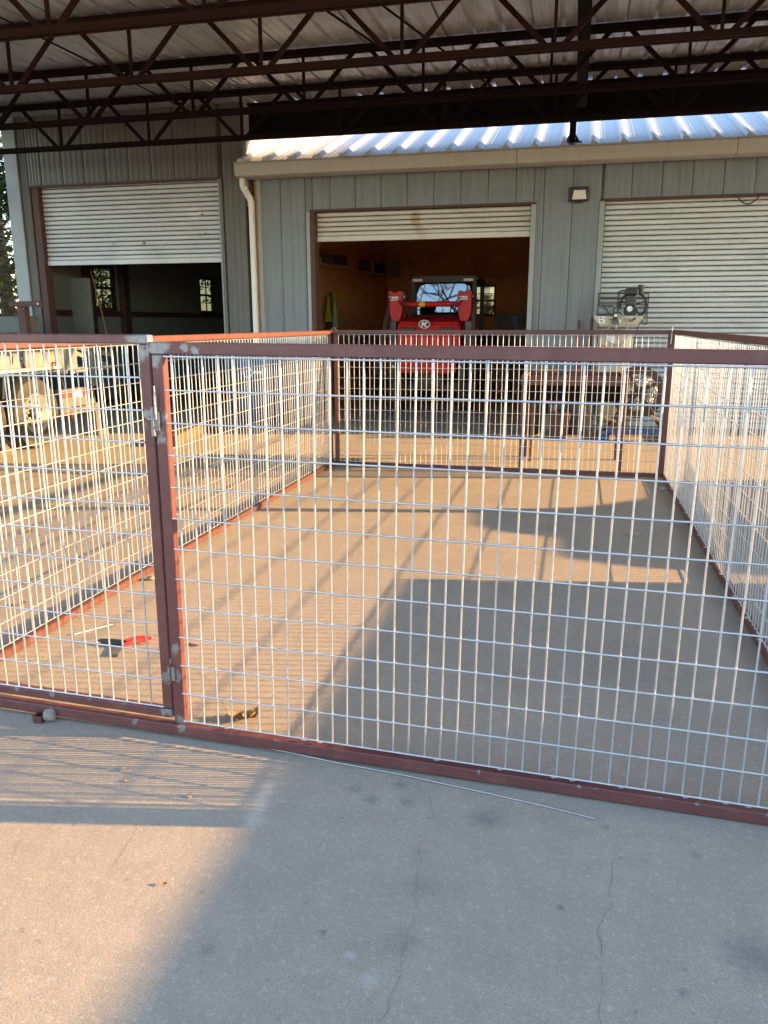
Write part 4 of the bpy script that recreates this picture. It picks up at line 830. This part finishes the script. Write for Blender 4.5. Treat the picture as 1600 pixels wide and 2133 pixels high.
B('side_window', 6.985, 7.001, 6.75, 7.3, 1.45, 1.85, m_black, uv); B('door_line', 6.99, 7.002, 6.70, 6.71, .6, 1.4, m_black, uv)

# ------------------------------------------------------------------ trees beyond the left end
def tree(x, y, h, cr, label, fol, seed, leaves=9000, base=.25):
    rn = random.Random(seed); t = thing('tree', label, 'tree', (x, y, 0), 'trees beyond the workshop')
    tube('trunk', [(x, y, -.1), (x+.05, y, h*.25), (x-.08, y+.1, h*.5), (x+.1, y, h*.85)], [.22, .17, .12, .04], m_bark, t, 10)
    for k in range(9):
        z = h*rn.uniform(base, .8); a = rn.uniform(0, 6.28); L = cr*rn.uniform(.6, 1)
        tube('limb', [(x, y, z), (x+.5*L*math.cos(a), y+.5*L*math.sin(a), z+.25*L), (x+L*math.cos(a), y+L*math.sin(a), z+.45*L)], [.07, .05, .015], m_bark, t, 6)
    clumps = [(rn.uniform(-1, 1)*cr*.8, rn.uniform(-1, 1)*cr*.8, h*rn.uniform(base, 1.0), cr*rn.uniform(.22, .5)) for _ in range(34)]
    verts, faces = [], []
    for i in range(leaves):
        cx_, cy2, cz_, r_ = rn.choice(clumps)
        while True:
            v = Vector((rn.uniform(-1, 1), rn.uniform(-1, 1), rn.uniform(-1, 1)))
            if v.length < 1: break
        p = Vector((x+cx_, y+cy2, cz_)) + v*r_
        if p.z < .2: continue
        s = rn.uniform(.05, .11); a = Vector((rn.uniform(-1, 1), rn.uniform(-1, 1), rn.uniform(-.6, .6))).normalized(); b_ = a.cross(Vector((rn.uniform(-1, 1), rn.uniform(-1, 1), 1))).normalized()
        n0 = len(verts); verts += [p-a*s, p+b_*s*.5, p+a*s, p-b_*s*.5]; faces.append((n0, n0+1, n0+2, n0+3))
    me = bpy.data.meshes.new('crown'); me.from_pydata([tuple(v) for v in verts], [], faces); me.materials.append(fol); put('crown', me, None, t)
tree(-11.4, 12.6, 6.5, 1.6, 'leafy tree left of the tall workshop, nearest to its corner', m_foliage, 1, base=.12)
tree(-12.6, 14.5, 7.5, 2.2, 'yellowing tree at the left edge, behind the nearest tree', m_foliage2, 2, base=.2)
tree(-14.5, 18.5, 8.5, 2.6, 'dark tree farther back at the left edge', m_foliage, 3, base=.1)
tree(-17.5, 16, 8, 2.8, 'autumn coloured tree farthest left', m_foliage2, 4, base=.12)
tree(-3.5, 33, 7, 3.4, 'tree seen through the back window of the open bay', m_foliage2, 5, base=.05)
tree(-12.5, 21, 7, 2.5, 'tree seen through the side windows of the tall workshop', m_foliage, 6, base=.05)

# ------------------------------------------------------------------ bare trees behind the photographer (mirrored in the windscreen)
def bare_tree(x, y, h, label, seed):
    rn = random.Random(seed); t = thing('bare_tree', label, 'tree', (x, y, 0), 'bare trees behind the photographer')
    tube('trunk', [(x, y, -.1), (x+.1, y, h*.3), (x-.1, y+.1, h*.55)], [.26, .2, .14], m_bark, t, 10)
    bm = bmesh.new()
    def seg(p, d, r, L, lvl):
        q = p + d*L; u = d.orthogonal().normalized(); v = d.cross(u); A, C = [], []
        for j in range(5):
            o_ = u*math.cos(j*1.2566)+v*math.sin(j*1.2566); A.append(bm.verts.new(p+o_*r)); C.append(bm.verts.new(q+o_*r*.7))
        for j in range(5): bm.faces.new((A[j], A[(j+1) % 5], C[(j+1) % 5], C[j]))
        if lvl:
            for _ in range(3): seg(q, (d + Vector((rn.uniform(-.9, .9), rn.uniform(-.9, .9), rn.uniform(-.3, .6)))).normalized(), r*.65, L*rn.uniform(.6, .9), lvl-1)
    for k in range(4): seg(Vector((x-.1, y+.1, h*(.3+.08*k))), Vector((rn.uniform(-1, 1), rn.uniform(-.6, .6), rn.uniform(.2, .9))).normalized(), .09, h*.2, 3)
    put('crown', finish(bm, 'crown', m_bark), None, t)
bare_tree(-6.6, -19, 9, 'bare tree behind the photographer, nearer one', 31); bare_tree(-9.5, -23, 10, 'bare tree behind the photographer, farther one', 32)
